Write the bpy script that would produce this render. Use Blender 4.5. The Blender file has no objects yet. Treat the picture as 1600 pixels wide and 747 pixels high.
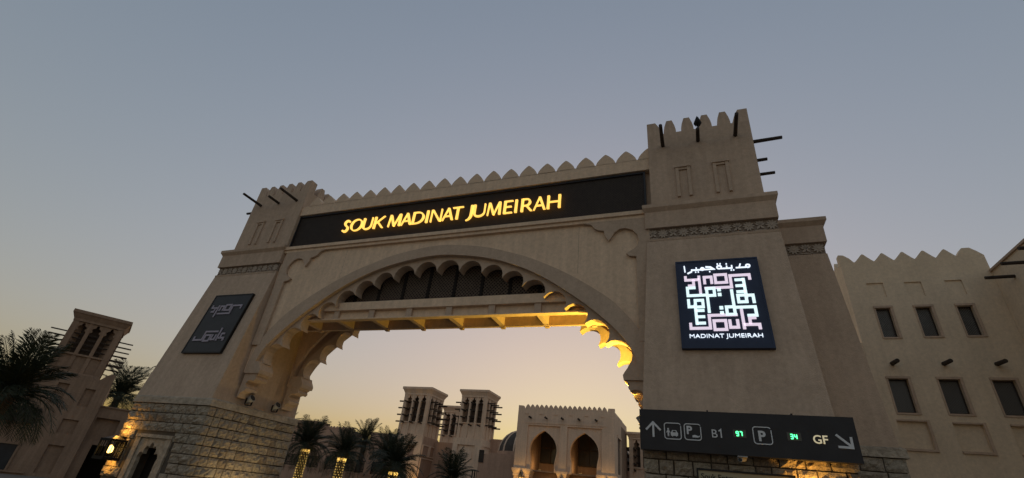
import bpy, bmesh, math, random
from mathutils import Vector, Matrix
random.seed(7)
S = bpy.context.scene
COL = S.collection
R = math.radians

# ------------------------------------------------------------------ camera, world, exposure
FPX = 718.7
yaw, pitch, roll = -0.406683, 0.514781, 0.116564
fw = Vector((math.sin(yaw)*math.cos(pitch), math.cos(yaw)*math.cos(pitch), math.sin(pitch)))
rt = Vector((math.cos(yaw), -math.sin(yaw), 0)); up = rt.cross(fw)
r2 = rt*math.cos(roll) + up*math.sin(roll); u2 = up*math.cos(roll) - rt*math.sin(roll)
cd = bpy.data.cameras.new('camera'); cam = bpy.data.objects.new('camera', cd); COL.objects.link(cam)
cd.sensor_width = 36; cd.lens = 36*FPX/1600; cd.clip_start = .05; cd.clip_end = 5000
m = Matrix((r2, u2, -fw)).transposed().to_4x4(); m.translation = (0, 0, 1.6); cam.matrix_world = m
S.camera = cam
S.view_settings.view_transform = 'Standard'; S.view_settings.look = 'None'
EXPO = 2.68
S.view_settings.exposure = EXPO; S.view_settings.gamma = 1

SUN_EL, SUN_AZ = 2.0, -12      # the sun is setting behind the gate
w = bpy.data.worlds.new('World'); S.world = w; w.use_nodes = True
wn, wl = w.node_tree.nodes, w.node_tree.links
bg = wn['Background']
sky = wn.new('ShaderNodeTexSky'); sky.sky_type = 'NISHITA'; sky.sun_disc = False
sky.sun_elevation = R(SUN_EL); sky.sun_rotation = R(SUN_AZ); sky.altitude = 0
sky.air_density = 1.45; sky.dust_density = 3; sky.ozone_density = 1.9
# a phone's tone curve flattens the dusk sky: gamma, then a soft shoulder y/(y+.6)
gm = wn.new('ShaderNodeGamma'); gm.inputs[1].default_value = .8
wl.new(sky.outputs[0], gm.inputs[0])
def vmath(op, a, b):
    n = wn.new('ShaderNodeVectorMath'); n.operation = op
    for i, x in enumerate((a, b)):
        if hasattr(x, 'is_output'): wl.new(x, n.inputs[i])
        else: n.inputs[i].default_value = (x, x, x)
    return n.outputs[0]
y_ = vmath('MULTIPLY', gm.outputs[0], .472)
tn = wn.new('ShaderNodeVectorMath'); tn.operation = 'MULTIPLY'; tn.inputs[1].default_value = (1.02, .975, 1.015)
wl.new(vmath('DIVIDE', y_, vmath('ADD', y_, .6)), tn.inputs[0]); wl.new(tn.outputs[0], bg.inputs[0]); bg.inputs[1].default_value = 0.15
sd = bpy.data.lights.new('sun', 'SUN'); sd.energy = .03; sd.angle = R(10); sd.color = (1, .72, .45)
sun = bpy.data.objects.new('sun', sd); COL.objects.link(sun)
sv = Vector((math.sin(R(SUN_AZ))*math.cos(R(3)), math.cos(R(SUN_AZ))*math.cos(R(3)), math.sin(R(3))))
sun.rotation_euler = sv.to_track_quat('Z', 'Y').to_euler()

# ------------------------------------------------------------------ materials
def mat(name, col, rough=.85, var=.12, scale=2.0, bump=.25, bscale=60, dist=.01, metal=0, streak=0, col2=None, emit=None, estr=0):
    M = bpy.data.materials.new(name); M.use_nodes = True
    n, l = M.node_tree.nodes, M.node_tree.links
    b = n['Principled BSDF']; b.inputs['Roughness'].default_value = rough; b.inputs['Metallic'].default_value = metal
    b.inputs['Specular IOR Level'].default_value = .25
    tc = n.new('ShaderNodeTexCoord')
    nz = n.new('ShaderNodeTexNoise'); nz.inputs['Scale'].default_value = scale; nz.inputs['Detail'].default_value = 8
    nz.inputs['Roughness'].default_value = .65
    l.new(tc.outputs['Object'], nz.inputs['Vector'])
    rp = n.new('ShaderNodeValToRGB'); rp.color_ramp.elements[0].position = .3; rp.color_ramp.elements[1].position = .7
    c2 = col2 or tuple(c*(1-var) for c in col); c3 = tuple(min(1, c*(1+var)) for c in col)
    rp.color_ramp.elements[0].color = (*c2, 1); rp.color_ramp.elements[1].color = (*c3, 1)
    l.new(nz.outputs[0], rp.inputs[0])
    out = rp.outputs[0]
    if streak:          # mottled, hand floated plaster
        n4 = n.new('ShaderNodeTexNoise'); n4.inputs['Scale'].default_value = 9; n4.inputs['Detail'].default_value = 10; n4.inputs['Roughness'].default_value = .8
        l.new(tc.outputs['Object'], n4.inputs['Vector'])
        r4 = n.new('ShaderNodeMapRange'); r4.inputs[1].default_value = .3; r4.inputs[2].default_value = .7; r4.inputs[3].default_value = .80; r4.inputs[4].default_value = 1.12
        l.new(n4.outputs[0], r4.inputs[0])
        m4 = n.new('ShaderNodeVectorMath'); m4.operation = 'SCALE'; l.new(out, m4.inputs[0]); l.new(r4.outputs[0], m4.inputs['Scale']); out = m4.outputs[0]
    if streak:          # rain streaks that run down the plaster
        mp = n.new('ShaderNodeMapping'); mp.inputs['Scale'].default_value = (3.2, 3.2, .22)
        l.new(tc.outputs['Object'], mp.inputs[0])
        n2 = n.new('ShaderNodeTexNoise'); n2.inputs['Scale'].default_value = 1.6; n2.inputs['Detail'].default_value = 6
        l.new(mp.outputs[0], n2.inputs['Vector'])
        r3 = n.new('ShaderNodeValToRGB'); r3.color_ramp.elements[0].position = .42; r3.color_ramp.elements[1].position = .66
        r3.color_ramp.elements[0].color = (1-streak, 1-streak*1.05, 1-streak*1.1, 1); r3.color_ramp.elements[1].color = (1, 1, 1, 1)
        l.new(n2.outputs[0], r3.inputs[0])
        mx = n.new('ShaderNodeMix'); mx.data_type = 'RGBA'; mx.blend_type = 'MULTIPLY'; mx.inputs[0].default_value = 1
        l.new(out, mx.inputs[6]); l.new(r3.outputs[0], mx.inputs[7]); out = mx.outputs[2]
    l.new(out, b.inputs['Base Color'])
    if bump:
        nb = n.new('ShaderNodeTexNoise'); nb.inputs['Scale'].default_value = bscale; nb.inputs['Detail'].default_value = 6
        l.new(tc.outputs['Object'], nb.inputs['Vector'])
        bp = n.new('ShaderNodeBump'); bp.inputs['Strength'].default_value = bump; bp.inputs['Distance'].default_value = dist
        l.new(nb.outputs[0], bp.inputs['Height']); l.new(bp.outputs[0], b.inputs['Normal'])
    if emit:
        b.inputs['Emission Color'].default_value = (*emit, 1); b.inputs['Emission Strength'].default_value = estr/2**EXPO
    return M
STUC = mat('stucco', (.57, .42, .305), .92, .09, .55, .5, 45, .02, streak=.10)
STUCC_LIT = mat('stucco_centre_lit', (.80, .59, .41), .92, .08, .5, .5, 45, .02, streak=.10)  # brighter, warmer copy of the stucco: warm light on the arch wall painted in
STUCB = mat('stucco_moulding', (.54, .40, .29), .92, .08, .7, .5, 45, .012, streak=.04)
STUCR = mat('stucco_right', (.74, .59, .42), .92, .10, .6, .5, 45, .012, streak=.05)
STUCF = mat('stucco_far', (.80, .575, .41), .92, .10, .6, .4, 20, .03, streak=.10)
STUCRED = mat('stucco_red', (.52, .33, .23), .92, .12, .5, .4, 20, .03, streak=.10)
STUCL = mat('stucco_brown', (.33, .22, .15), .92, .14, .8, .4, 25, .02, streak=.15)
STONE = mat('stone', (.41, .335, .25), .95, .36, 5.0, 1, 16, .05)
STONES = [STONE, mat('stone_dark', (.31, .245, .18), .95, .36, 5.0, 1, 16, .05), mat('stone_pale', (.44, .37, .28), .95, .34, 5.0, 1, 18, .05)]
MORT = mat('mortar', (.10, .08, .06), .95, .2, 5, .6, 30, .02)
CARVE = mat('carved_plaster', (.40, .32, .25), .9, .1, 4, .3, 60, .006)
FRZ = mat('frieze_ground', (.26, .20, .155), .95, .15, 4, .3, 60, .006)
WOOD = mat('dark_wood', (.045, .032, .024), .7, .3, 6, .5, 30, .006)
POLE = mat('weathered_pole', (.07, .05, .038), .8, .3, 6, .5, 30, .006)
LATS = mat('sign_lattice', (.060, .045, .036), .6, .2, 8, 0)
LATT = mat('lattice_wood', (.13, .095, .07), .65, .25, 8, .2, 40, .004)
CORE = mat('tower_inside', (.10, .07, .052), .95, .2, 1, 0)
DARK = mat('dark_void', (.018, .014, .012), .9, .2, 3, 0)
SIGNB = mat('sign_board', (.020, .017, .018), .5, .2, 3, .1, 80, .002)
SIGNM = mat('sign_metal', (.030, .028, .030), .45, .2, 2, .15, 120, .002)
NAVY = mat('billboard_face', (.030, .040, .075), .4, .15, 1.5, .1, 60, .002)
GLASS = mat('dark_glass', (.035, .037, .040), .12, .2, 2, .05, 5, .002)
GLASS.node_tree.nodes['Principled BSDF'].inputs['Specular IOR Level'].default_value = .5
BLACK = mat('black_metal', (.015, .013, .012), .5, .2, 5, .2, 40, .003)
GREY = mat('grey_metal', (.33, .32, .31), .5, .1, 5, .1, 60, .002)
PRINT = mat('sign_print', (.66, .66, .66), .6, .05, 20, 0)
CREAM = mat('sign_cream', (.36, .31, .20), .7, .05, 4, 0)
INK = mat('sign_ink', (.02, .02, .02), .7, .1, 4, 0)
PINKOFF = mat('unlit_letter', (.36, .31, .36), .5, .05, 10, 0)
FROND = mat('palm_frond', (.034, .040, .022), .6, .35, 3, 0, col2=(.016, .026, .012))
TRUNK = mat('palm_bark', (.12, .085, .055), .95, .35, 9, .8, 22, .03)
PAVE = mat('paving', (.20, .17, .14), .9, .15, .6, .4, 30, .01)
DOME = mat('dome_glass', (.08, .064, .052), .9, .2, 2, .05, 5, .002)
BIRD = mat('bird_feathers', (.02, .02, .022), .7, .3, 30, .2, 60, .004)
E_YEL = mat('letter_glow', (.8, .6, .2), .5, 0, 3, 0, emit=(1, .55, .10), estr=1.35)
E_WHITE = mat('logo_white', (.7, .7, .75), .5, 0, 3, 0, emit=(.80, .90, 1.0), estr=1.15)
E_CYAN = mat('logo_cyan', (.6, .8, .8), .5, 0, 3, 0, emit=(.74, .95, .96), estr=1.0)
E_PINK = mat('logo_pink', (.8, .65, .75), .5, 0, 3, 0, emit=(.75, .64, .76), estr=.85)
E_GREEN = mat('led_green', (.1, .8, .3), .5, 0, 3, 0, emit=(.08, 1, .30), estr=3.0)
E_GF = mat('sign_print_lit', (.7, .66, .5), .5, 0, 3, 0, emit=(1, .84, .5), estr=.35)
E_LAMP = mat('lamp_glow', (1, .8, .4), .5, 0, 3, 0, emit=(1, .60, .15), estr=5)
E_LOW = mat('dim_lamp', (1, .8, .4), .5, 0, 3, 0, emit=(1, .62, .2), estr=.8)
E_FAIRY = mat('fairy_light', (1, .8, .3), .5, 0, 3, 0, emit=(1, .62, .14), estr=1.8)

# ------------------------------------------------------------------ mesh builder
class MB:
    fit = None          # optional map of vertices, used to shrink the arch wall toward the camera point
    def __init__(self): self.v, self.f = [], []
    def add(self, vs, fs):
        o = len(self.v); self.v += [tuple(p) for p in vs]; self.f += [tuple(i+o for i in f) for f in fs]
        return self
    def box(self, x0, y0, z0, x1, y1, z1):
        return self.add([(x0,y0,z0),(x1,y0,z0),(x1,y1,z0),(x0,y1,z0),(x0,y0,z1),(x1,y0,z1),(x1,y1,z1),(x0,y1,z1)],
                        [(0,3,2,1),(4,5,6,7),(0,1,5,4),(1,2,6,5),(2,3,7,6),(3,0,4,7)])
    def frustum(self, lo, z0, hi, z1):      # lo, hi = x0,y0,x1,y1
        vs = [(lo[0],lo[1],z0),(lo[2],lo[1],z0),(lo[2],lo[3],z0),(lo[0],lo[3],z0),(hi[0],hi[1],z1),(hi[2],hi[1],z1),(hi[2],hi[3],z1),(hi[0],hi[3],z1)]
        return self.add(vs, [(0,3,2,1),(4,5,6,7),(0,1,5,4),(1,2,6,5),(2,3,7,6),(3,0,4,7)])
    def prism(self, poly, a, b, ax='y', bev=0):     # poly in the two other axes; extruded a..b
        n = len(poly)
        P = {'y': lambda p, t: (p[0], t, p[1]), 'x': lambda p, t: (t, p[0], p[1]), 'z': lambda p, t: (p[0], p[1], t)}[ax]
        vs = [P(p, a) for p in poly] + [P(p, b) for p in poly]
        return self.add(vs, [tuple(range(n)), tuple(range(2*n-1, n-1, -1))] + [(i, i+n, (i+1) % n + n, (i+1) % n) for i in range(n)])
    def strip(self, A, B, a, b):        # solid between two polylines in xz, thick a..b in y
        for i in range(len(A)-1):
            self.prism([A[i], A[i+1], B[i+1], B[i]], a, b)
        return self
    def stroke(self, pts, wd, y0, y1):  # flat ribbon with mitred corners in xz
        n = len(pts); L, Q = [], []
        for i, p in enumerate(pts):
            p = Vector(p); d1 = (p-Vector(pts[i-1])).normalized() if i else None
            d2 = (Vector(pts[i+1])-p).normalized() if i < n-1 else None
            d1 = d1 or d2; d2 = d2 or d1
            nn = Vector((-d1.y, d1.x)) + Vector((-d2.y, d2.x))
            nn = nn.normalized() if nn.length > 1e-6 else Vector((-d1.y, d1.x))
            k = wd/2/max(.35, nn.dot(Vector((-d1.y, d1.x))))
            q = p - d1*wd*0 
            L.append((q.x+nn.x*k, q.y+nn.y*k)); Q.append((q.x-nn.x*k, q.y-nn.y*k))
        return self.prism(L + Q[::-1], y0, y1)
    def tube(self, pts, rad, n=6, cap=True):
        pts = [Vector(p) for p in pts]; rad = rad if hasattr(rad, '__len__') else [rad]*len(pts)
        vs, fs = [], []
        for i, p in enumerate(pts):
            d = (pts[min(i+1, len(pts)-1)] - pts[max(i-1, 0)]).normalized()
            a = d.cross(Vector((0,0,1))); a = a.normalized() if a.length > .05 else d.cross(Vector((0,1,0))).normalized()
            c = d.cross(a)
            for k in range(n):
                t = 2*math.pi*k/n; vs.append(p + (a*math.cos(t) + c*math.sin(t))*rad[i])
        for i in range(len(pts)-1):
            for k in range(n):
                fs.append((i*n+k, i*n+(k+1) % n, (i+1)*n+(k+1) % n, (i+1)*n+k))
        if cap: fs += [tuple(range(n))[::-1], tuple(range((len(pts)-1)*n, len(pts)*n))]
        return self.add(vs, fs)
    def mesh(self, name, M, off=(0,0,0), smooth=False):
        me = bpy.data.meshes.new(name)
        me.from_pydata([(x-off[0], y-off[1], z-off[2]) for x, y, z in self.v], [], self.f)
        bm = bmesh.new(); bm.from_mesh(me); bmesh.ops.recalc_face_normals(bm, faces=bm.faces); bm.to_mesh(me); bm.free()
        me.materials.append(M)
        if smooth: me.shade_smooth()
        return me
    def build(self, name, M, parent=None, world=True, smooth=False, **tags):
        if MB.fit: self.v = [MB.fit(p) for p in self.v]
        off = tuple(root_of(parent).location) if (parent is not None and world) else (0,0,0)
        return put(name, self.mesh(name, M, off, smooth), parent, **tags)
def root_of(o):
    while o.parent: o = o.parent
    return o
def put(name, me, parent=None, **tags):
    o = bpy.data.objects.new(name, me); COL.objects.link(o); o.parent = parent
    for k, v in tags.items(): o[k] = v
    return o
def thing(name, label, cat, loc=(0,0,0), rz=0, group=None, data=None):
    o = bpy.data.objects.new(name, data); COL.objects.link(o); o.location = loc; o.rotation_euler = (0, 0, rz)
    o['label'] = label; o['category'] = cat
    if group: o['group'] = group
    return o
def lamp(name, loc, energy, color, size=.08, spot=None, parent=None, target=None):
    d = bpy.data.lights.new(name, 'SPOT' if spot else 'POINT'); d.energy = energy/2**EXPO; d.color = color; d.shadow_soft_size = size
    o = bpy.data.objects.new(name, d); COL.objects.link(o); o.location = loc
    if spot: d.spot_size = R(spot); d.spot_blend = .85
    if target: o.rotation_euler = (Vector(loc)-Vector(target)).to_track_quat('Z', 'Y').to_euler()
    if parent:
        o.parent = parent; o.location = Vector(loc) - root_of(parent).location
    return o
def text_mesh(body, height, M, bold=0, shear=0, depth=.01, width=None):
    """letters as a mesh in local xz, facing -y, left-bottom at 0"""
    c = bpy.data.curves.new('lettering', 'FONT'); c.body = body; c.size = 1; c.offset = bold; c.shear = shear; c.extrude = .02; c.resolution_u = 4
    o = bpy.data.objects.new('lettering', c); COL.objects.link(o)
    bpy.context.view_layer.update()
    me = bpy.data.meshes.new_from_object(o); bpy.data.objects.remove(o)
    xs = [v.co.x for v in me.vertices]; ys = [v.co.y for v in me.vertices]
    x0, x1 = min(xs), max(xs); ref = .73
    k = height/ref; kx = width/(x1-x0) if width else k
    for v in me.vertices:
        x, y, zz = v.co; v.co = ((x-x0)*kx, -zz/.02*depth/2, y*k)
    me.materials.clear(); me.materials.append(M)
    return me
def islands(me, M):
    bm = bmesh.new(); bm.from_mesh(me); bmesh.ops.remove_doubles(bm, verts=bm.verts, dist=1e-5)
    seen, out = set(), []
    for v in bm.verts:
        if v in seen: continue
        st, comp = [v], []
        seen.add(v)
        while st:
            q = st.pop(); comp.append(q)
            for e in q.link_edges:
                t = e.other_vert(q)
                if t not in seen: seen.add(t); st.append(t)
        cs = set(comp); idx = {q: i for i, q in enumerate(comp)}
        fs = [tuple(idx[q] for q in f.verts) for f in bm.faces if f.verts[0] in cs]
        mb = MB(); mb.add([tuple(q.co) for q in comp], fs); out.append(mb)
    bm.free()
    return sorted(out, key=lambda b: min(p[0] for p in b.v))

# ------------------------------------------------------------------ ground
g = MB(); g.add([(-1500,-1500,0),(1500,-1500,0),(1500,1500,0),(-1500,1500,0)], [(0,1,2,3)])
g.build('ground', PAVE, kind='structure')

# ------------------------------------------------------------------ the gate
CX = -8.0
gate = thing('gatehouse', 'large sand coloured gateway with scalloped arch between two crenellated towers', 'gatehouse', (CX, 12.3, 0))
YW = 12.3
OUT = [(0,9.14),(.4,9.125),(.75,9.085),(1.2,9.02),(1.6,8.95),(2.1,8.83),(2.55,8.68),(3.3,8.42),(4.1,8.04),(4.8,7.65),(5.4,7.25),(5.95,6.84),(6.35,6.42),(6.7,5.95),(6.9,5.4),(6.97,4.9),(6.97,4.62)]
INN = [(0,8.75),(.4,8.735),(.8,8.69),(1.25,8.625),(1.7,8.54),(2.15,8.425),(2.58,8.29),(3.35,7.97),(4.05,7.58),(4.72,7.12),(5.3,6.68),(5.78,6.26),(6.12,5.92),(6.4,5.58),(6.58,5.25),(6.66,4.95),(6.68,4.62)]
CUSP = [(0,8.2),(.87,8.15),(1.72,8.02),(2.48,7.8),(3.2,7.46),(3.93,7.05),(4.6,6.66),(5.22,6.19),(5.8,5.58),(6.40,4.97)]
def mirror(pl): return [(-x, z) for x, z in reversed(pl)]
def W(pl): return [(CX+x, z) for x, z in pl]
def full(h): return mirror(h)[:-1] + h if h[0][0] == 0 else mirror(h) + h
def inn_at(i):          # interpolated top of each scallop, a little inside the band
    a, b = Vector(CUSP[i]), Vector(CUSP[i+1]); mid = (a+b)/2
    n = Vector((-(b-a).y, (b-a).x)).normalized()
    if n.y < 0: n = -n
    return a, b, mid, n
def scallop_half():
    pts = []
    for i in range(len(CUSP)-1):
        a, b, mid, n = inn_at(i); r = (b-a).length/2
        if i == 0: pts.append(tuple(a))
        nn = 9
        for k in range(1, nn):
            t = math.pi*k/nn
            # a horseshoe scallop: wider than its mouth, with sharp cusps
            c = math.cos(t); s = math.sin(t)
            q = mid + (a-mid)*(c*(1-.20*s)) + n*(r*.98*s**.75)
            pts.append((q.x, q.y))
        pts.append(tuple(b))
    return pts
SC = scallop_half()
def resample(pl, n):
    L = [0]
    for i in range(1, len(pl)): L.append(L[-1]+math.dist(pl[i-1], pl[i]))
    out = []
    for k in range(n):
        t = L[-1]*k/(n-1); i = 1
        while i < len(L)-1 and L[i] < t: i += 1
        f = (t-L[i-1])/max(1e-9, L[i]-L[i-1]); a, b = pl[i-1], pl[i]
        out.append((a[0]+(b[0]-a[0])*f, a[1]+(b[1]-a[1])*f))
    return out
def smooth_curve(pl):
    out = [pl[0]]
    for i in range(len(pl)-1):
        p0, p1, p2, p3 = pl[max(i-1,0)], pl[i], pl[i+1], pl[min(i+2, len(pl)-1)]
        if i == 0: p0 = (-p2[0], p2[1])
        for t in (.33, .67, 1):
            out.append(tuple(.5*((2*p1[k])+(-p0[k]+p2[k])*t+(2*p0[k]-5*p1[k]+4*p2[k]-p3[k])*t*t+(-p0[k]+3*p1[k]-3*p2[k]+p3[k])*t**3) for k in (0,1)))
    return out
OUTS, INNS = smooth_curve(OUT), smooth_curve(INN)
MOTIF = [(-2.9,9.445),(-2.62,9.37),(-2.5,9.21),(-2.38,9.14),(-2.22,9.11),(-2.19,8.94),(-2.08,8.74),(-2.0,8.83),(-1.9,9.01),(-1.75,9.12),(-1.57,9.14),(-1.36,9.05),(-1.22,8.87),(-1.18,8.68),(-1.23,8.49),(-1.34,8.39),(-1.56,8.26),(-1.47,8.17),(-1.27,8.14),(-1.27,5.6),(-.86,5.6),(-.86,9.445)]
MOTIF = [(x-CX, z) for x, z in MOTIF]
def screen(yf, sgn):
    """arch screen whose outer face is at yf and looks along -sgn*y"""
    Y = lambda d: yf + sgn*d
    o, i_ = full(OUTS), full(INNS)
    # spandrel wall above the arch
    topz = 9.44
    e = [(-7.40, 4.62)] + o + [(7.20, 4.62)]
    MB().prism(W(e + [(7.20, topz), (-7.40, topz)]), Y(0.0), Y(.42)).build('spandrel_wall', STUCC_LIT, gate)
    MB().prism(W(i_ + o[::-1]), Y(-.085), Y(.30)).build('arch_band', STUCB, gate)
    # scalloped inner layer, set back behind the band
    half = SC + [(6.60, 4.94), (6.64, 4.62)]
    up_ = [(x*1.012, z+.10) for x, z in INNS]
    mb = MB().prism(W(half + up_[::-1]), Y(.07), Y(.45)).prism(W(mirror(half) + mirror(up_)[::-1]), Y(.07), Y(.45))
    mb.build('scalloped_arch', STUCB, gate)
    if sgn > 0:
        for x in (-4.12, 4.98): MB().box(CX+x-.004, Y(-.0015), 8.15 if x < 0 else 7.75, CX+x+.004, Y(.0), 9.40).build('joint_line', FRZ, gate)
    for s in (1, -1):
        P = lambda pl: W([(s*x, z) for x, z in pl])
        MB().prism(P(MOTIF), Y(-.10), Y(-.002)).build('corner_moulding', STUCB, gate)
        # scalloped bracket under the springing
        br = [(6.98,4.615),(6.34,4.615),(6.36,4.54),(6.44,4.50),(6.40,4.40),(6.47,4.33),(6.60,4.36),(6.72,4.33),(6.80,4.22),(6.76,4.12),(6.68,4.07),(6.72,3.98),(6.80,3.96),(6.88,3.90),(6.92,3.78),(6.98,3.76)]
        b = MB().prism(P(br), Y(-.03), Y(.50)).build('corbel', STUCB, gate)
        MB().prism(P([(6.98,5.0),(6.46,5.0),(6.40,4.88),(6.34,4.80),(6.28,4.70),(6.30,4.58),(6.98,4.58)]), Y(-.09), Y(.53)).build('abacus', STUCB, b)
AK = .9837
def arch_cam_scale(p): return (-7.87+AK*(p[0]+8.0), AK*p[1], .026+AK*p[2])  # scales arch wall, beam and sign about the camera point, moving them nearer
MB.fit = arch_cam_scale
screen(YW, 1); screen(14.86, -1)
# spandrel panel joints
jt = MB()
# ledge, sign recess wall, parapet
lx0, lx1 = -15.38, -.74
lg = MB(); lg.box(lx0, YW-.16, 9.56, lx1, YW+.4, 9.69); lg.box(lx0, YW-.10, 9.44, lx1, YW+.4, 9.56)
lg.build('sign_ledge', STUCC_LIT, gate)
MB().box(lx0, YW+.20, 9.69, lx1, YW+.55, 11.34).build('recess_wall', STUC, gate)
MB().box(lx0, YW, 11.34, lx1, YW+.55, 11.80).build('parapet', STUCC_LIT, gate)
MB().box(lx0, 14.30, 9.44, lx1, 14.86, 11.80).build('rear_parapet', STUC, gate)
MB().box(lx0, YW+.56, 10.9, lx1, 14.29, 11.1).build('roof_slab', STUC, gate)
ML = [(-.332,-.03),(-.325,.03),(-.295,.11),(-.23,.21),(-.13,.325),(-.05,.40),(0,.432),(.05,.40),(.13,.325),(.23,.21),(.295,.11),(.325,.03),(.332,-.03)]
mlm = MB().prism(ML, 0, .36).mesh('merlon', STUCC_LIT)
MB.fit = None
for k in range(-1, 20):
    for y in (YW, 14.49):
        q = arch_cam_scale((-14.0+.695*k+random.uniform(-.012,.012), y, 11.80)); o = put('merlon', mlm, gate); o.location = (q[0]-CX, q[1]-12.3, q[2]); o.scale = (AK*random.uniform(.965,1.015), AK, AK*random.uniform(.95, 1.04))
        o.rotation_euler = (0, random.uniform(-.012,.012), 0)

def tower(sx, ux0, ux1):
    """sx=+1 right tower, -1 left; ux0..ux1 = inner/outer x of the upper stage (world)"""
    X = lambda u: CX + sx*u
    def fr(mb, u0a, u1a, ya, yb, z0, u0b, u1b, yc, yd, z1):
        xa, xb = sorted((X(u0a), X(u1a))); xc, xd = sorted((X(u0b), X(u1b)))
        return mb.frustum((xa, ya, xb, yb), z0, (xc, yc, xd, yd), z1)
    yB = 15.05
    # battered shaft
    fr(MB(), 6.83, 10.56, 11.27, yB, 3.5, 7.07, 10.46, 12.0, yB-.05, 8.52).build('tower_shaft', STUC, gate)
    fz = fr(MB(), 7.085, 10.44, 12.03, yB-.07, 8.52, 7.085, 10.44, 12.03, yB-.07, 8.88).build('frieze', FRZ, gate)
    c = MB()
    fr(c, 7.07, 10.45, 11.985, yB-.05, 8.46, 7.06, 10.46, 11.97, yB-.04, 8.525)
    fr(c, 7.04, 10.48, 11.93, yB-.02, 8.88, 7.04, 10.48, 11.93, yB-.02, 9.42)
    fr(c, 7.04, 10.48, 11.93, yB-.02, 9.42, 6.98, 10.56, 11.84, yB+.05, 9.54)
    fr(c, 6.98, 10.56, 11.84, yB+.05, 9.54, 6.98, 10.56, 11.84, yB+.05, 9.65)
    c.build('cornice', STUC, gate)
    carve_frieze(fz, min(X(7.1), X(10.43)), max(X(7.1), X(10.43)), 12.028, 8.535, 8.87)
    # upper stage
    a, b = ux0, ux1
    yF, yR = 12.03, 14.75
    u = MB(); t = .34
    u.box(a, yF, 9.65, b, yR, 11.95)
    u.box(a, yF, 11.95, b, yF+t, 12.5); u.box(a, yR-t, 11.95, b, yR, 12.5)
    u.box(a, yF+t, 11.95, a+t, yR-t, 12.5); u.box(b-t, yF+t, 11.95, b, yR-t, 12.5)
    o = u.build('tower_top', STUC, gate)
    # corner posts and merlons
    cm = [(0,0),(0,.53),(.27,.53),(.36,.36),(.43,.14),(.47,0)]
    me1 = MB().prism([(x-.235, z) for x, z in cm], -t/2, t/2).mesh('merlon', STUC)
    me2 = MB().prism([(.235-x, z) for x, z in cm], -t/2, t/2).mesh('merlon', STUC)
    mm = MB().prism([(-.19,0),(-.185,.12),(-.155,.3),(-.085,.53),(.085,.53),(.155,.3),(.185,.12),(.19,0)], -t/2, t/2).mesh('merlon', STUC)
    L = b-a
    def m_at(me, x, y, rz): q = put('merlon', me, gate); q.location = (x-CX, y-12.3, 12.5); q.rotation_euler = (0,0,rz); q.scale = (1,1,random.uniform(.97,1.02))
    for y in (yF+t/2, yR-t/2):
        m_at(me1, a+.235, y, 0); m_at(me2, b-.235, y, 0)
        for k in range(4): m_at(mm, a + .71 + (L-1.42)*k/3, y, 0)
    for x in (a+t/2-.002, b-t/2+.002):
        for k in range(4): m_at(mm, x, yF+.34+.40+(yR-yF-1.48)*k/3, math.pi/2)
    # blind slit windows: a moulded frame round a sunk panel
    for xs in ((a+.80, a+1.16), (a+1.86, a+2.23)):
        f = MB(); x0, x1 = xs
        f.box(x0-.05, yF-.085, 11.0, x1+.05, yF-.002, 11.09)
        f.box(x0-.03, yF-.06, 9.93, x0+.06, yF-.002, 11.0); f.box(x1-.06, yF-.06, 9.93, x1+.03, yF-.002, 11.0)
        f.box(x0+.06, yF-.045, 10.92, x1-.06, yF-.002, 11.0)
        f.build('blind_window', STUCB, gate)
    # projecting beam ends
    bx = (a+.46, a+1.51, b-.46)
    for k, x in enumerate(bx):
        ln = (.98, .58, .95)[k]
        MB().tube([(x+.005*k, yF+.3, 11.99), (x, yF-ln, 11.98)], [.062, .052], 8).build('roof_beam', WOOD, gate)
    for k, y in enumerate((12.45, 13.42, 14.2)):
        ln = (.86, .55, .85)[k]; xo, xi = (b, -1) if sx > 0 else (a, 1)
        MB().tube([(xo+xi*.3, y, 11.97), (xo-xi*ln, y, 12.0)], [.062, .052], 8).build('roof_beam', WOOD, gate)

def flower_mesh(kind):
    mb = MB()
    if kind == 'rosette':
        for k in range(10):
            t = 2*math.pi*k/10; c, s = math.cos(t), math.sin(t)
            P = lambda r, w_: (c*r - s*w_, s*r + c*w_)
            mb.prism([P(.035,-.012), P(.09,-.026), P(.135,-.012), P(.145,0), P(.135,.012), P(.09,.026), P(.035,.012)], -.03, 0)
        mb.prism([(.034*math.cos(2*math.pi*k/8), .034*math.sin(2*math.pi*k/8)) for k in range(8)], -.04, 0)
    else:
        for k, (ang, r) in enumerate(((90,.15),(58,.16),(122,.16),(28,.14),(152,.14),(-50,.14),(-130,.14))):
            t = R(ang); c, s = math.cos(t), math.sin(t)
            P = lambda q, w_: (c*q - s*w_, s*q + c*w_)
            mb.prism([P(.0,-.012), P(r*.55,-.032), P(r,0), P(r*.55,.032), P(.0,.012)], -.03, 0)
        mb.prism([(-.13,-.15),(.13,-.15),(.13,-.125),(-.13,-.125)], -.025, 0)
    return mb.mesh(kind, CARVE)
LATW = mat('window_lattice', (.15, .14, .125), .6, .2, 8, 0)
FL = {k: flower_mesh(k) for k in ('rosette', 'palmette')}
def carve_frieze(parent, x0, x1, y, z0, z1, n=12):
    root = root_of(parent)
    for k in range(n):
        kind = ('palmette', 'rosette')[k % 2]
        o = put(kind, FL[kind], parent); o.location = Vector((x0+(x1-x0)*(k+.5)/n, y, (z0+z1)/2)) - root.location
        s = (x1-x0)/n/.275; o.scale = (s*1.02, 1, (z1-z0)/.315)
tower(1, -.76, 2.27)
tower(-1, -18.10, -15.10)
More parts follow.
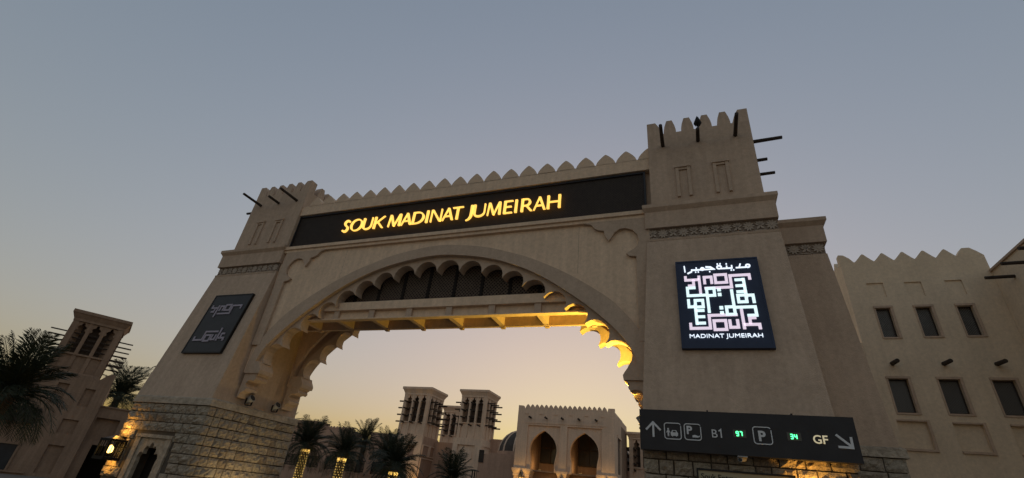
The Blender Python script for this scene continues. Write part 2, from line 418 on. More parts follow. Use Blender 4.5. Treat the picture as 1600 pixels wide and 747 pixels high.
# set-back wing beside the right tower
wg = MB(); wg.frustum((2.3, 13.44, 4.14, 15.0), 3.5, (2.3, 13.56, 3.80, 14.95), 8.52)
wg.box(2.3, 13.50, 8.88, 3.86, 15.0, 9.42); wg.frustum((2.3, 13.50, 3.86, 15.0), 9.42, (2.3, 13.40, 3.96, 15.06), 9.54); wg.box(2.3, 13.40, 9.54, 3.96, 15.06, 9.65)
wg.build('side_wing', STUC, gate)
wf = MB().box(2.3, 13.58, 8.52, 3.78, 14.94, 8.88).build('frieze', FRZ, gate)
carve_frieze(wf, 2.55, 3.77, 13.578, 8.535, 8.87, 4)
wg2 = MB(); wg2.frustum((-19.9, 13.44, -18.3, 15.0), 3.5, (-19.7, 13.56, -18.3, 14.95), 8.52); wg2.box(-19.75, 13.4, 8.52, -18.3, 15.0, 9.65)
wg2.build('side_wing', STUC, gate)

# stone plinths: core, cap course, and single split-face blocks
XI_L, XI_R = -14.72, -1.18         # inner faces
core = MB()
core.box(-18.42, 11.29, 2.05, XI_L-.04, 15.1, 3.50); core.box(-18.42, 11.29, 0, -17.28, 15.1, 2.05); core.box(-16.0, 11.29, 0, XI_L-.04, 15.1, 2.05); core.box(-17.28, 12.2, 0, -16.0, 15.1, 2.05)
core.build('plinth_core', MORT, gate)
MB().box(XI_R+.04, 11.29, 0, 2.72, 15.1, 3.50).build('plinth_core', MORT, gate)
MB().box(2.72, 13.46, 0, 4.16, 15.1, 3.50).build('plinth_core', MORT, gate)
MB().box(-19.95, 13.46, 0, -18.42, 15.1, 3.50).build('plinth_core', MORT, gate)
def stone_mesh():
    nx, nz = 5, 4; vs, fs = [], []
    for j in range(nz+1):
        for i in range(nx+1):
            e = (i in (0, nx)) or (j in (0, nz))
            x = i/nx-.5; z = j/nz-.5
            if not e: x += random.uniform(-.05,.05); z += random.uniform(-.06,.06)
            else: x += random.uniform(-.012,.012); z += random.uniform(-.02,.02)
            vs.append((x, -.008 + random.uniform(-.010,.006) if e else -random.uniform(.0,.075), z))
    for j in range(nz):
        for i in range(nx):
            a = j*(nx+1)+i; fs.append((a, a+1, a+nx+2, a+nx+1))
    ring = [i for i in range(nx+1)] + [(j+1)*(nx+1)-1 for j in range(1, nz+1)] + [nz*(nx+1)+i for i in range(nx-1, -1, -1)] + [j*(nx+1) for j in range(nz-1, 0, -1)]
    o = len(vs)
    for r in ring: vs.append((vs[r][0], .06, vs[r][2]))
    for k in range(len(ring)): fs.append((ring[k], o+k, o+(k+1) % len(ring), ring[(k+1) % len(ring)]))
    mb = MB(); mb.add(vs, fs); return mb.mesh('stone', random.choice(STONES))
STM = [stone_mesh() for _ in range(18)]
CH = .288
def lay(face, a0, a1, pos, zlow, ztop=3.27, skip=None, avg=.42):
    """face 'y': blocks along x at y=pos looking -y; 'x': blocks along y at x=pos looking +x"""
    z = ztop
    while z > zlow:
        a = a0 - random.uniform(0, .25) if False else a0
        h = CH
        while a < a1 - .02:
            ln = random.uniform(avg*.75, avg*1.3)
            if a1 - (a+ln) < .22: ln = a1-a
            if not (skip and skip(a, a+ln, z-h, z)):
                o = put('stone', random.choice(STM), gate)
                c = (a+ln/2, pos, z-h/2) if face == 'y' else (pos, a+ln/2, z-h/2)
                o.location = (c[0]-CX, c[1]-12.3, c[2])
                if face == 'x': o.rotation_euler = (0, 0, math.pi/2)
                o.scale = (ln-random.uniform(.02,.034), random.uniform(.7, 1.5), h-random.uniform(.022,.034))
            a += ln
        z -= h
def niche_skip(a0, a1, z0, z1): return a1 > -17.50 and a0 < -15.80 and z0 < 2.26
lay('y', -18.45, XI_L, 11.26, 1.0, skip=niche_skip, avg=.37)
lay('x', 11.24, 15.1, XI_L, 1.25, avg=.33)
lay('y', XI_R, 2.76, 11.26, 2.2, avg=.38)
lay('y', 2.72, 4.2, 13.44, 2.4, avg=.5)
# cap course
def cap(x0, y0, x1, y1): 
    return MB().frustum((x0, y0, x1, y1), 3.28, (x0+.02, y0+.02, x1-.02, y1-.02), 3.47).frustum((x0+.02, y0+.02, x1-.02, y1-.02), 3.47, (x0+.10, y0+.10, x1-.10, y1-.10), 3.53)
cap(-18.50, 11.19, XI_L+.05, 15.14).build('plinth_cap', STONE, gate)
cap(XI_R-.05, 11.19, 2.80, 15.14).build('plinth_cap', STONE, gate)
cap(2.81, 13.38, 4.26, 15.14).build('plinth_cap', STONE, gate)
# niche in the left plinth
nf = MB()
nf.box(-17.52, 11.20, 2.20, -15.76, 11.30, 2.30)
nf.box(-17.50, 11.23, .3, -17.28, 11.30, 2.20); nf.box(-16.0, 11.23, .3, -15.80, 11.30, 2.20)
nf.build('niche_frame', STONE, gate)
half = [(.62,2.199),(.62,.3),(.47,.3),(.47,1.50),(.50,1.62),(.44,1.74),(.34,1.77),(.28,1.72),(.29,1.86),(.22,1.95),(.14,1.95),(.11,1.90),(.08,2.0),(0,2.07)]
pl = [(-16.64+x, z) for x, z in half] + [(-16.64-x, z) for x, z in half[::-1][1:]]
MB().prism(pl, 11.27, 11.40).build('niche_arch', STONE, gate)
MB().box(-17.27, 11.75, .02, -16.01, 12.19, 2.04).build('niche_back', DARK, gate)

MB.fit = arch_cam_scale
# bridge beam across the arch, its joists and blocks
brx0, brx1 = -14.2, -1.8
MB().box(brx0, 12.56, 6.97, brx1, 12.80, 7.27).build('fascia_beam', STUCC_LIT, gate)
MB().box(brx0, 12.70, 6.66, brx1, 12.80, 6.97).build('fascia_panel', STUCC_LIT, gate)
MB().box(brx0, 12.58, 6.625, brx1, 12.80, 6.66).build('fascia_sill', STUCC_LIT, gate)
MB().box(brx0, 12.80, 6.92, brx1, 13.72, 7.05).build('soffit', STUC, gate)
MB().box(brx0, 13.60, 6.60, brx1, 13.72, 6.92).build('rear_beam', STUC, gate)
for k in range(8):
    x = -13.55 + 1.54*k
    MB().box(x-.11, 12.60, 6.66, x+.11, 12.70, 6.97).build('block', STUC, gate)
    MB().box(x-.085, 12.80, 6.63, x+.085, 13.60, 6.92).build('joist', STUC, gate)
    MB().box(x-.07, 13.66, 6.56, x+.07, 13.78, 6.66).build('joist_end', STUC, gate)
# lattice screens over the beam
def lattice(x0, x1, z0, z1, y, pitch, wd, parent, M=LATT, dy=.012):
    mb = MB(); h = z1-z0
    k = x0 - h
    while k < x1:
        for s, yy in ((1, y), (-1, y+dy+.001)):
            a, b = (k, z0), (k+h, z1)
            if s < 0: a, b = (k+h, z0), (k, z1)
            # clip to the panel
            xa, za, xb, zb = *a, *b
            def cl(xa, za, xb, zb):
                if xa > xb: xa, za, xb, zb = xb, zb, xa, za
                if xb <= x0 or xa >= x1: return None
                if xa < x0: za += (zb-za)*(x0-xa)/(xb-xa); xa = x0
                if xb > x1: zb = za+(zb-za)*(x1-xa)/(xb-xa); xb = x1
                return xa, za, xb, zb
            c = cl(xa, za, xb, zb)
            if c and c[2]-c[0] > .01:
                mb.stroke([(c[0], c[1]), (c[2], c[3])], wd, yy, yy+dy)
        k += pitch
    return mb.build('lattice', M, parent, kind='stuff')
tz0, tz1 = 7.28, 8.75
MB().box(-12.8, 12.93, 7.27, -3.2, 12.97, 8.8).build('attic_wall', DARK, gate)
for k in range(9):
    x0 = -12.6 + k*1.03
    lattice(x0+.05, x0+.98, tz0, tz1, 12.84, .125, .034, gate)
    MB().box(x0-.05, 12.81, 7.27, x0+.05, 12.88, 8.8).build('lattice_post', DARK, gate)

# ------------------------------------------------------------------ name sign above the arch
ns = thing('name_sign', 'long dark name board with glowing yellow capital letters above the arch', 'sign', (CX, 12.42, 9.69))
MB().box(-15.36, 12.44, 9.72, -.92, 12.49, 11.32).build('backing_board', SIGNB, ns)
f = MB(); f.box(-15.36, 12.36, 11.26, -.92, 12.44, 11.32); f.box(-15.36, 12.36, 9.72, -.92, 12.44, 9.77); f.box(-15.36, 12.36, 9.77, -15.30, 12.44, 11.26); f.box(-.98, 12.36, 9.77, -.92, 12.44, 11.26)
f.build('frame', SIGNM, ns)
lattice(-15.30, -.98, 9.77, 11.26, 12.41, .095, .036, ns, LATS)
def roman(ch, W_):
    """flared sans capitals with thick and thin strokes, cap height 1, as a list of solids"""
    T, t = .148, .072; k = [0]; out = MB()
    def P(poly): out.prism([(x, z) for x, z in poly], -.065-.0016*k[0], .06); k[0] += 1
    def bx(x0, z0, x1, z1): P([(x0,z0),(x1,z0),(x1,z1),(x0,z1)])
    def ln(x0, z0, x1, z1, wd): P([(x0-wd/2,z0),(x0+wd/2,z0),(x1+wd/2,z1),(x1-wd/2,z1)])
    def stem(x, z0=0, z1=1, wd=T):         # slightly waisted stem
        q = wd*.06; P([(x-q,z0),(x+wd+q,z0),(x+wd,(z0+z1)/2),(x+wd+q,z1),(x-q,z1),(x,(z0+z1)/2)])
    def ring(o, i_):
        n = len(o); out.add([(x,-.065,z) for x,z in o]+[(x,-.065,z) for x,z in i_]+[(x,.06,z) for x,z in o]+[(x,.06,z) for x,z in i_],
            [f for a in range(n) for b in ((a+1) % n,) for f in ((a,b,n+b,n+a),(2*n+a,3*n+a,3*n+b,2*n+b),(a,2*n+a,2*n+b,b),(n+a,n+b,3*n+b,3*n+a))])
    def arc(cx, cz, rx, rz, a0, a1, n=10): return [(cx+rx*math.cos(R(a0+(a1-a0)*q/n)), cz+rz*math.sin(R(a0+(a1-a0)*q/n))) for q in range(n+1)]
    if ch == 'O': ring(arc(W_/2,.5,W_/2,.525,0,345,23), arc(W_/2,.5,W_/2-T,.525-t,0,345,23))
    elif ch == 'S':
        c = smooth_open([(.90*W_,.86),(.66*W_,.955),(.36*W_,.94),(.17*W_,.76),(.36*W_,.57),(.66*W_,.43),(.80*W_,.24),(.60*W_,.045),(.30*W_,.04),(.05*W_,.14)])
        out.stroke(c, .145, -.065, .06)
    elif ch == 'U':
        stem(0,.32,1); stem(W_-t,.32,1,t)
        P(arc(W_/2,.33,W_/2,.355,180,360) + arc((T+W_-t)/2,.33,(W_-t-T)/2,.355-.105,360,180))
    elif ch == 'K': stem(0); ln(.16,.44,W_-.03,1,t*1.35); ln(.30,.56,W_-.06,0,T*1.2)
    elif ch == 'M': ln(.05,0,.11,1,t); ln(.15,1,W_*.5,.02,T*1.05); ln(W_*.5,.02,W_*.84,1,t); ln(W_-.09,0,W_-.12,1,T)
    elif ch == 'A': ln(.05,0,W_*.47,1,t); ln(W_*.48,1,W_-.09,0,T*1.1); bx(W_*.22,.30,W_*.75,.30+t)
    elif ch == 'D':
        o = [(0,0),(.30*W_,0)] + arc(.36*W_,.5,.64*W_,.5,-80,80) + [(.30*W_,1),(0,1)]
        i_ = [(T,t),(.30*W_,t)] + arc(.36*W_,.5,.64*W_-T,.5-t,-80,80) + [(.30*W_,1-t),(T,1-t)]
        ring(o, i_)
    elif ch == 'I': stem(W_/2-T/2)
    elif ch == 'N': stem(0,0,1,t); ln(.09,1,W_-.09,0,T*1.1); stem(W_-t,0,1,t)
    elif ch == 'T': stem(W_*.5-T/2,0,.95); bx(0,1-t,W_,1)
    elif ch == 'J': stem(W_-T,.12,1); P([(W_-T,.13),(W_,.13),(W_*.86,-.04),(W_*.5,-.17),(0,-.23),(0,-.18),(W_*.4,-.09)])
    elif ch == 'E': stem(0); bx(T*.9,1-t,W_,1); bx(T*.9,.48,W_*.88,.48+t); bx(T*.9,0,W_,t)
    elif ch == 'R':
        stem(0)
        o = [(T*.9,.42),(.4*W_,.42)] + arc(.42*W_,.71,.40*W_,.29,-80,80) + [(.4*W_,1),(T*.9,1)]
        i_ = [(T*.95,.42+t),(.4*W_,.42+t)] + arc(.42*W_,.71,.40*W_-T,.29-t,-80,80) + [(.4*W_,1-t),(T*.95,1-t)]
        ring(o, i_); ln(.42*W_,.47,W_-.09,0,T*1.15)
    elif ch == 'H': stem(0); stem(W_-T); bx(T*.9,.47,W_-T*.9,.47+t)
    return out
def smooth_open(pl):
    o = [pl[0]]
    for i in range(len(pl)-1):
        p0, p1, p2, p3 = pl[max(i-1,0)], pl[i], pl[i+1], pl[min(i+2, len(pl)-1)]
        for t in (.33, .67, 1): o.append(tuple(.5*((2*p1[k])+(-p0[k]+p2[k])*t+(2*p0[k]-5*p1[k]+4*p2[k]-p3[k])*t*t+(-p0[k]+3*p1[k]-3*p2[k]+p3[k])*t**3) for k in (0,1)))
    return o
SPAN = [('S',-12.74,-12.43),('O',-12.38,-11.79),('U',-11.78,-11.34),('K',-11.24,-10.78),('M',-10.56,-9.99),('A',-9.97,-9.50),('D',-9.48,-8.97),('I',-8.91,-8.78),('N',-8.68,-8.23),('A',-8.19,-7.72),('T',-7.79,-7.36),
        ('J',-7.19,-6.97),('U',-6.93,-6.47),('M',-6.38,-5.85),('E',-5.75,-5.42),('I',-5.36,-5.22),('R',-5.10,-4.67),('A',-4.65,-4.20),('H',-4.16,-3.69)]
CAPH = .53
for ch, x0, x1 in SPAN:
    mb = roman(ch, (x1-x0)/CAPH); mb.v = [(x*CAPH+x0, y*CAPH+12.31, z*CAPH+10.24) for x, y, z in mb.v]
    mb.build('letter', E_YEL, ns)

MB.fit = None
# ------------------------------------------------------------------ logo boards on the towers
ths = math.atan(.1455)
def board(loc, w, h, label, lit):
    b = thing('logo_board', label, 'sign', loc, 0, 'logo boards on the towers'); b.rotation_euler = (-ths, 0, 0)
    MB().box(-w/2, -.02, 0, w/2, .08, h).build('panel', NAVY if lit else SIGNM, b, world=False)
    fr = MB(); e = .035
    fr.box(-w/2-.01, -.032, h-e, w/2+.01, .09, h+.01); fr.box(-w/2-.01, -.032, -.01, w/2+.01, .09, e)
    fr.box(-w/2-.01, -.032, e, -w/2+e, .09, h-e); fr.box(w/2-e, -.032, e, w/2+.01, .09, h-e)
    fr.build('frame', NAVY if lit else BLACK, b, world=False)
    U = lambda p: ((p[0]-.5)*w, p[1]*h)
    sw = .034*w
    def rot(pl): return [(.994-x, .993-y) for x, y in pl]
    ext = lambda pl: pl
    souk = [[(.121,.262),(.121,.203),(.344,.203),(.344,.340),(.666,.340)],
            [(.569,.290),(.569,.207),(.654,.207),(.654,.290)],
            [(.717,.400),(.717,.186)], [(.717,.233),(.884,.233),(.884,.183)], [(.79,.233),(.79,.303),(.862,.303)]]
    o_ring = [(.392,.281),(.522,.281),(.522,.186),(.392,.186)]
    cyan = [[(.222,.664),(.121,.664),(.121,.572),(.35,.572)], [(.352,.572),(.352,.370)], [(.121,.53),(.121,.442),(.195,.442)],
            [(.196,.470),(.196,.243)], [(.196,.397),(.298,.397)], [(.196,.328),(.298,.328)], [(.196,.258),(.298,.258)]]
    rings = [[(.352,.648),(.44,.648),(.44,.565),(.352,.565)], [(.2,.514),(.29,.514),(.29,.438),(.2,.438)]]
    dots = [(.498,.629), (.498,.572)]
    def ring(mb, pl, y0, y1):
        (x0, z1), (x1, _), (_, z0), _ = [U(p) for p in pl]; q = sw/2
        mb.box(x0-q, y0, z1-q, x1+q, y1, z1+q); mb.box(x0-q, y0, z0-q, x1+q, y1, z0+q)
        mb.box(x0-q, y0, z0+q, x0+q, y1, z1-q); mb.box(x1-q, y0, z0+q, x1+q, y1, z1-q)
    y0, y1 = -.045, -.021
    for T in (lambda q: q, rot):
        for pl in souk:
            mb = MB(); mb.stroke([U(p) for p in T(pl)], sw, y0, y1); mb.build('letter_stroke', E_PINK if lit else PINKOFF, b, world=False)
        mb = MB(); r = T(o_ring); r = r if T(o_ring)[0][1] > T(o_ring)[2][1] else [r[2], r[3], r[0], r[1]]
        ring(mb, r, y0, y1); mb.build('letter_stroke', E_PINK if lit else PINKOFF, b, world=False)
        if lit:
            for pl in cyan:
                mb = MB(); mb.stroke([U(p) for p in T(pl)], sw, y0-.001, y1); mb.build('letter_stroke', E_CYAN, b, world=False)
            for pl in rings:
                r = T(pl); r = r if r[0][1] > r[2][1] else [r[2], r[3], r[0], r[1]]
                mb = MB(); ring(mb, r, y0-.002, y1); mb.build('letter_stroke', E_CYAN, b, world=False)
            for p in T(dots):
                x, z = U(p); q = sw*.62; MB().box(x-q, y0, z-q, x+q, y1, z+q).build('letter_dot', E_CYAN, b, world=False)
    if lit:
        me = text_mesh('MADINAT JUMEIRAH', .042*h, E_WHITE, bold=-.005, depth=.02, width=.80*w)
        o = put('lettering', me, b); o.location = (-.403*w, -.033, .102*h)
        # Arabic line along the top
        q2 = lambda x: .107+(x-.17)*1.15
        ar = [[(.855,.882),(.735,.882)], [(.775,.882),(.795,.928)], [(.69,.915),(.69,.882),(.56,.882)], [(.63,.912),(.63,.882)],
              [(q2(.40),.914),(q2(.455),.908),(q2(.485),.882),(q2(.25),.882)], [(q2(.30),.912),(q2(.30),.882)], [(q2(.25),.890),(q2(.245),.862),(q2(.20),.842)],
              [(.107,.938),(.112,.862)]]
        for i, pl in enumerate(ar):
            mb = MB(); mb.stroke([U(p) for p in pl], sw*.46, y0-.0007*i, y1); mb.build('arabic_stroke', E_WHITE, b, world=False)
        for cx, cz, rx in ((.878,.896,.024), (.538,.900,.027), (q2(.365),.890,.020)):
            pts = [U((cx+rx*math.cos(2*math.pi*k/14), cz+rx*.72*math.sin(2*math.pi*k/14))) for k in range(15)]
            mb = MB(); mb.stroke(pts, sw*.42, y0-.006, y1); mb.build('arabic_stroke', E_WHITE, b, world=False)
        for cx, cz in ((.522,.942),(.556,.942),(.63,.936),(.678,.856),(.706,.856),(q2(.29),.856),(q2(.318),.856),(q2(.44),.852)):
            x, z = U((cx, cz)); q = sw*.23; MB().box(x-q, y0, z-q, x+q, y1, z+q).build('arabic_dot', E_WHITE, b, world=False)
    return b
board((.775, 11.43, 5.15), 1.96, 2.50, 'brightly lit navy logo board with Arabic and Latin script on the right tower', True)
board((-16.50, 11.43, 5.07), 1.98, 2.42, 'unlit dark logo board with faint lilac lettering on the left tower', False)

# ------------------------------------------------------------------ parking sign
ps = thing('parking_sign', 'long black parking direction sign with green counters across the right pier', 'sign', (.8, 11.05, 2.84))
MB().box(-1.20, 10.98, 2.84, 2.78, 11.19, 3.65).build('cabinet', SIGNM, ps)
yf, yb = 10.966, 10.979
def pst(pl, wd=.032, name='pictogram', M=PRINT):
    mb = MB(); mb.stroke(pl, wd, yf, yb); return mb.build(name, M, ps)
ar_ = MB(); ar_.stroke([(-.92,3.09),(-.92,3.39)], .04, yf, yb); ar_.stroke([(-1.07,3.23),(-.92,3.385),(-.77,3.23)], .04, yf-.002, yb); ar_.build('arrow', PRINT, ps)
a2 = MB(); a2.stroke([(2.43,3.32),(2.66,3.11)], .042, yf, yb); a2.stroke([(2.665,3.29),(2.66,3.10),(2.43,3.105)], .042, yf-.002, yb); a2.build('arrow', PRINT, ps)
def rsq(x0, z0, x1, z1, r=.05, wd=.018):
    pts = []
    for cx, cz, a0 in ((x1-r, z1-r, 0), (x0+r, z1-r, 90), (x0+r, z0+r, 180), (x1-r, z0+r, 270)):
        for k in range(4): t = R(a0+30*k); pts.append((cx+r*math.cos(t), cz+r*math.sin(t)))
    pts.append(pts[0]); pts.append(pts[1])
    mb = MB(); mb.stroke(pts, wd, yf, yb); mb.build('pictogram_frame', PRINT, ps)
rsq(-.69, 3.07, -.36, 3.385); rsq(-.29, 3.075, .03, 3.385); rsq(1.01, 3.075, 1.335, 3.39)
def letters(t, h, x, z, M, bold=.0, width=None):
    me = text_mesh(t, h, M, bold=bold, depth=.012, width=width); o = put('lettering', me, ps); o.location = (x-.8, 10.972-11.05, z-2.84); return o
letters('P', .16, -.245, 3.19, PRINT, .035); letters('P', .19, 1.10, 3.135, PRINT, .035)
letters('B', .165, .24, 3.145, PRINT); pst([(.372,3.272),(.415,3.305),(.415,3.147)], .024, 'numeral'); letters('GF', .155, 2.04, 3.145, E_GF, .012)
# car with attendant
car = [(-.565,3.135),(-.57,3.19),(-.555,3.205),(-.535,3.245),(-.455,3.245),(-.435,3.205),(-.42,3.19),(-.425,3.135),(-.445,3.135),(-.447,3.12),(-.465,3.12),(-.467,3.135),(-.523,3.135),(-.525,3.12),(-.543,3.12),(-.545,3.135)]
MB().prism(car, yf, yb).build('pictogram', PRINT, ps)
MB().prism([(-.53,3.203),(-.52,3.233),(-.47,3.233),(-.46,3.203)], yf-.004, yf-.001).build('pictogram', SIGNM, ps)
fig = MB(); fig.prism([(-.615+.02*math.cos(k*math.pi/4), 3.265+.02*math.sin(k*math.pi/4)) for k in range(8)], yf, yb); fig.prism([(-.635,3.24),(-.595,3.24),(-.575,3.20),(-.59,3.195),(-.60,3.21),(-.60,3.12),(-.612,3.12),(-.615,3.17),(-.618,3.12),(-.63,3.12),(-.632,3.21),(-.645,3.19),(-.655,3.195)], yf, yb)
fig.build('pictogram', PRINT, ps)
hand = [(-.14,3.16),(-.09,3.175),(-.02,3.15),(-.01,3.165),(.005,3.16),(-.005,3.135),(-.04,3.125),(-.14,3.125)]
MB().prism(hand, yf, yb).build('pictogram', PRINT, ps)
SEG = {'9': 'abcdfg', '7': 'abc', '3': 'abcdg', '4': 'bcfg'}
def digit(ch, x, z, w_, h_):
    mb = MB(); q = .017
    L = {'a': ((x, z+h_), (x+w_, z+h_)), 'g': ((x, z+h_/2), (x+w_, z+h_/2)), 'd': ((x, z), (x+w_, z)), 'f': ((x, z+h_/2), (x, z+h_)), 'b': ((x+w_, z+h_/2), (x+w_, z+h_)), 'e': ((x, z), (x, z+h_/2)), 'c': ((x+w_, z), (x+w_, z+h_/2))}
    for i, s in enumerate(SEG[ch]): mb.stroke([(p[0], p[1]) for p in L[s]], q, yf-.0005*i, yb)
    mb.build('led_digit', E_GREEN, ps)
for t, x in (('97', .70), ('34', 1.665)):
    MB().box(x-.06, 10.972, 3.17, x+.18, 10.981, 3.32).build('counter_window', GLASS, ps)
    for k, ch in enumerate(t): digit(ch, x+.068*k, 3.205, .038, .078)
for x in (.18, 1.75): MB().box(x, 11.04, 3.651, x+.03, 11.26, 3.69).build('bracket', BLACK, ps)

# small entrance sign
es = thing('entrance_sign', 'small cream sign in a black frame below the parking sign', 'sign', (.76, 11.15, 2.0))
MB().box(-.09, 11.09, 2.0, 1.61, 11.13, 2.53).build('panel', CREAM, es)
f = MB(); f.box(-.12, 11.07, 2.53, 1.64, 11.15, 2.565); f.box(-.12, 11.07, 1.965, 1.64, 11.15, 2.0); f.box(-.12, 11.07, 2.0, -.09, 11.15, 2.53); f.box(1.61, 11.07, 2.0, 1.64, 11.15, 2.53); f.build('frame', BLACK, es)
o = put('lettering', text_mesh('Souk Entrance', .105, INK, bold=.008, depth=.006, width=.80), es); o.location = (-.04-.76, 11.086-11.15, 2.375-2.0)
# security camera
sc = thing('security_camera', 'small pale security camera hanging just under the parking sign', 'camera', (.76, 10.98, 2.74))
MB().tube([(.80, 11.24, 2.79), (.79, 11.06, 2.79)], .022, 8).build('bracket', GREY, sc)
MB().tube([(.80, 11.12, 2.79), (.78, 11.02, 2.785), (.70, 10.84, 2.75)], [.04, .05, .046], 10).build('housing', GREY, sc)
MB().box(.66, 10.80, 2.795, .84, 11.06, 2.815).build('sun_shield', GREY, sc)
MB().tube([(.702, 10.845, 2.751), (.698, 10.832, 2.748)], .034, 10).build('lens', GLASS, sc)

# ------------------------------------------------------------------ lamps on the gate
def lantern(x, label, energy):
    y, z = 10.93, 1.5
    t = thing('wall_lantern', label, 'lantern', (x, y, z), 0, 'wall lanterns on the gate piers')
    MB().box(x-.05, 11.12, 1.95, x+.05, 11.27, 2.15).build('bracket', BLACK, t)
    MB().tube([(x, 11.15, 2.12), (x, 10.97, 2.14)], .02, 6).build('arm', BLACK, t)
    c = MB(); c.frustum((x-.27, y-.27, x+.27, y+.27), 2.02, (x-.06, y-.06, x+.06, y+.06), 2.14); c.box(x-.27, y-.27, 1.97, x+.27, y+.27, 2.04); c.build('cap', BLACK, t)
    MB().box(x-.27, y-.27, 1.42, x+.27, y+.27, 1.51).build('base', BLACK, t)
    for sx in (-1, 1):
        for sy in (-1, 1): MB().box(x+sx*.245-.022, y+sy*.245-.022, 1.51, x+sx*.245+.022, y+sy*.245+.022, 1.97).build('cage_post', BLACK, t)
    c = MB()
    for sx, sy in ((1,0),(-1,0),(0,1),(0,-1)):
        for k in (-.075, 0, .075):
            if sx: c.box(x+sx*.245-.008, y+k*1.5-.008, 1.51, x+sx*.245+.008, y+k*1.5+.008, 1.97)
            else: c.box(x+k*1.5-.008, y+sy*.245-.008, 1.51, x+k*1.5+.008, y+sy*.245+.008, 1.97)
    c.build('bars', BLACK, t)
    MB().tube([(x, y, 1.62), (x, y, 1.66), (x, y, 1.78), (x, y, 1.86)], [.03, .085, .085, .03], 10).build('bulb', E_LAMP, t)
    lamp('lantern_light', (x-.05, y+.10, 2.34), energy*1.5, (1, .50, .09), .06, parent=t)
    lamp('lantern_light', (x-.05, y+.10, 1.32), energy, (1, .50, .09), .06, parent=t)
lantern(-18.02, 'black caged wall lantern glowing on the left pier beside the niche', 9)
lantern(1.98, 'assumed unseen black caged wall lantern on the right pier below the signs', 16)  # assumed twin of the left lantern, out of view, lights the stones
def flood(x, y, label, target, energy, lit):
    t = thing('floodlight', label, 'floodlight', (x, y, 3.53), 0, 'floodlights on the pier ledges')
    MB().box(x-.09, y-.06, 3.53, x+.09, y+.06, 3.56).build('base', BLACK, t)
    d = (Vector(target)-Vector((x, y, 3.72))).normalized()
    for s in (-.13, .13): MB().box(x-.03, y+s-.012, 3.56, x+.03, y+s+.012, 3.76).build('bracket', BLACK, t)
    p = Vector((x, y, 3.72))
    MB().tube([p-d*.14, p-d*.10, p+d*.08, p+d*.13], [.06, .10, .115, .125], 12).build('housing', GREY, t)
    MB().tube([p+d*.125, p+d*.135], .108, 12).build('lens', E_LAMP if lit else GLASS, t)
    if lit: lamp('assumed_floodlight_beam', tuple(p+d*.20), energy, (1, .66, .09), .1, 112, t, target)
flood(XI_L+.16-.02, 12.50, 'unlit grey floodlight nearest the front on the left pier ledge', (-10, 12.9, 7), 0, False)
flood(XI_L+.16-.02, 13.70, 'unlit grey floodlight farther back on the left pier ledge', (-10, 13.6, 7), 0, False)
flood(-1.34, 12.95, 'assumed lit floodlight on the right pier ledge aimed at the beam', (-2.9, 13.1, 6.9), 900, True)  # assumed lamp hidden by the pier, taken from the yellow light
flood(-1.34, 13.60, 'assumed lit floodlight on the right pier ledge behind its twin', (-4.6, 13.0, 7.1), 520, True)  # second assumed lamp, also hidden by the pier
# unseen, assumed uplight in paving that washes the inner stones of the left pier
ul = thing('assumed_uplight', 'assumed unseen round uplight in the paving at the foot of the left pier', 'uplight', (-13.6, 12.8, .004))
MB().tube([(-13.6, 12.8, .004), (-13.6, 12.8, .05)], .16, 16).build('ring', BLACK, ul)
MB().tube([(-13.6, 12.8, .05), (-13.6, 12.8, .056)], .13, 16).build('lens', E_LAMP, ul)
lamp('assumed_uplight_beam', (-13.6, 12.8, .12), 100, (1, .76, .38), .1, 110, ul, (-14.9, 12.9, 2.5))

# ------------------------------------------------------------------ bird on the right tower
bd = thing('bird', 'dark bird perched on the middle beam of the right tower', 'bird', (.79, 11.52, 12.03))
bx, by, bz = .775, 11.50, 12.10
b = MB()
b.tube([(bx+.01, by+.10, bz+.07), (bx+.005, by+.04, bz+.10), (bx, by, bz+.15), (bx, by-.03, bz+.21), (bx, by-.05, bz+.26), (bx, by-.06, bz+.30), (bx-.005, by-.07, bz+.335)], [.02, .06, .085, .085, .06, .042, .02], 10)
b.build('body', BIRD, bd, smooth=True)
MB().tube([(bx-.005, by-.09, bz+.315), (bx-.01, by-.135, bz+.31)], [.012, .003], 6).build('beak', BLACK, bd)
MB().box(bx-.010, by+.07, bz-.12, bx+.018, by+.11, bz+.09).build('tail', BIRD, bd)
for s in (-1, 1):
    MB().tube([(bx+s*.075, by+.01, bz+.23), (bx+s*.085, by+.03, bz+.16), (bx+s*.05, by+.07, bz+.07)], [.02, .035, .01], 6).build('wing', BIRD, bd)
    MB().tube([(bx+s*.025, by-.01, bz+.09), (bx+s*.025, by-.01, bz-.07)], .006, 5).build('leg', BLACK, bd)

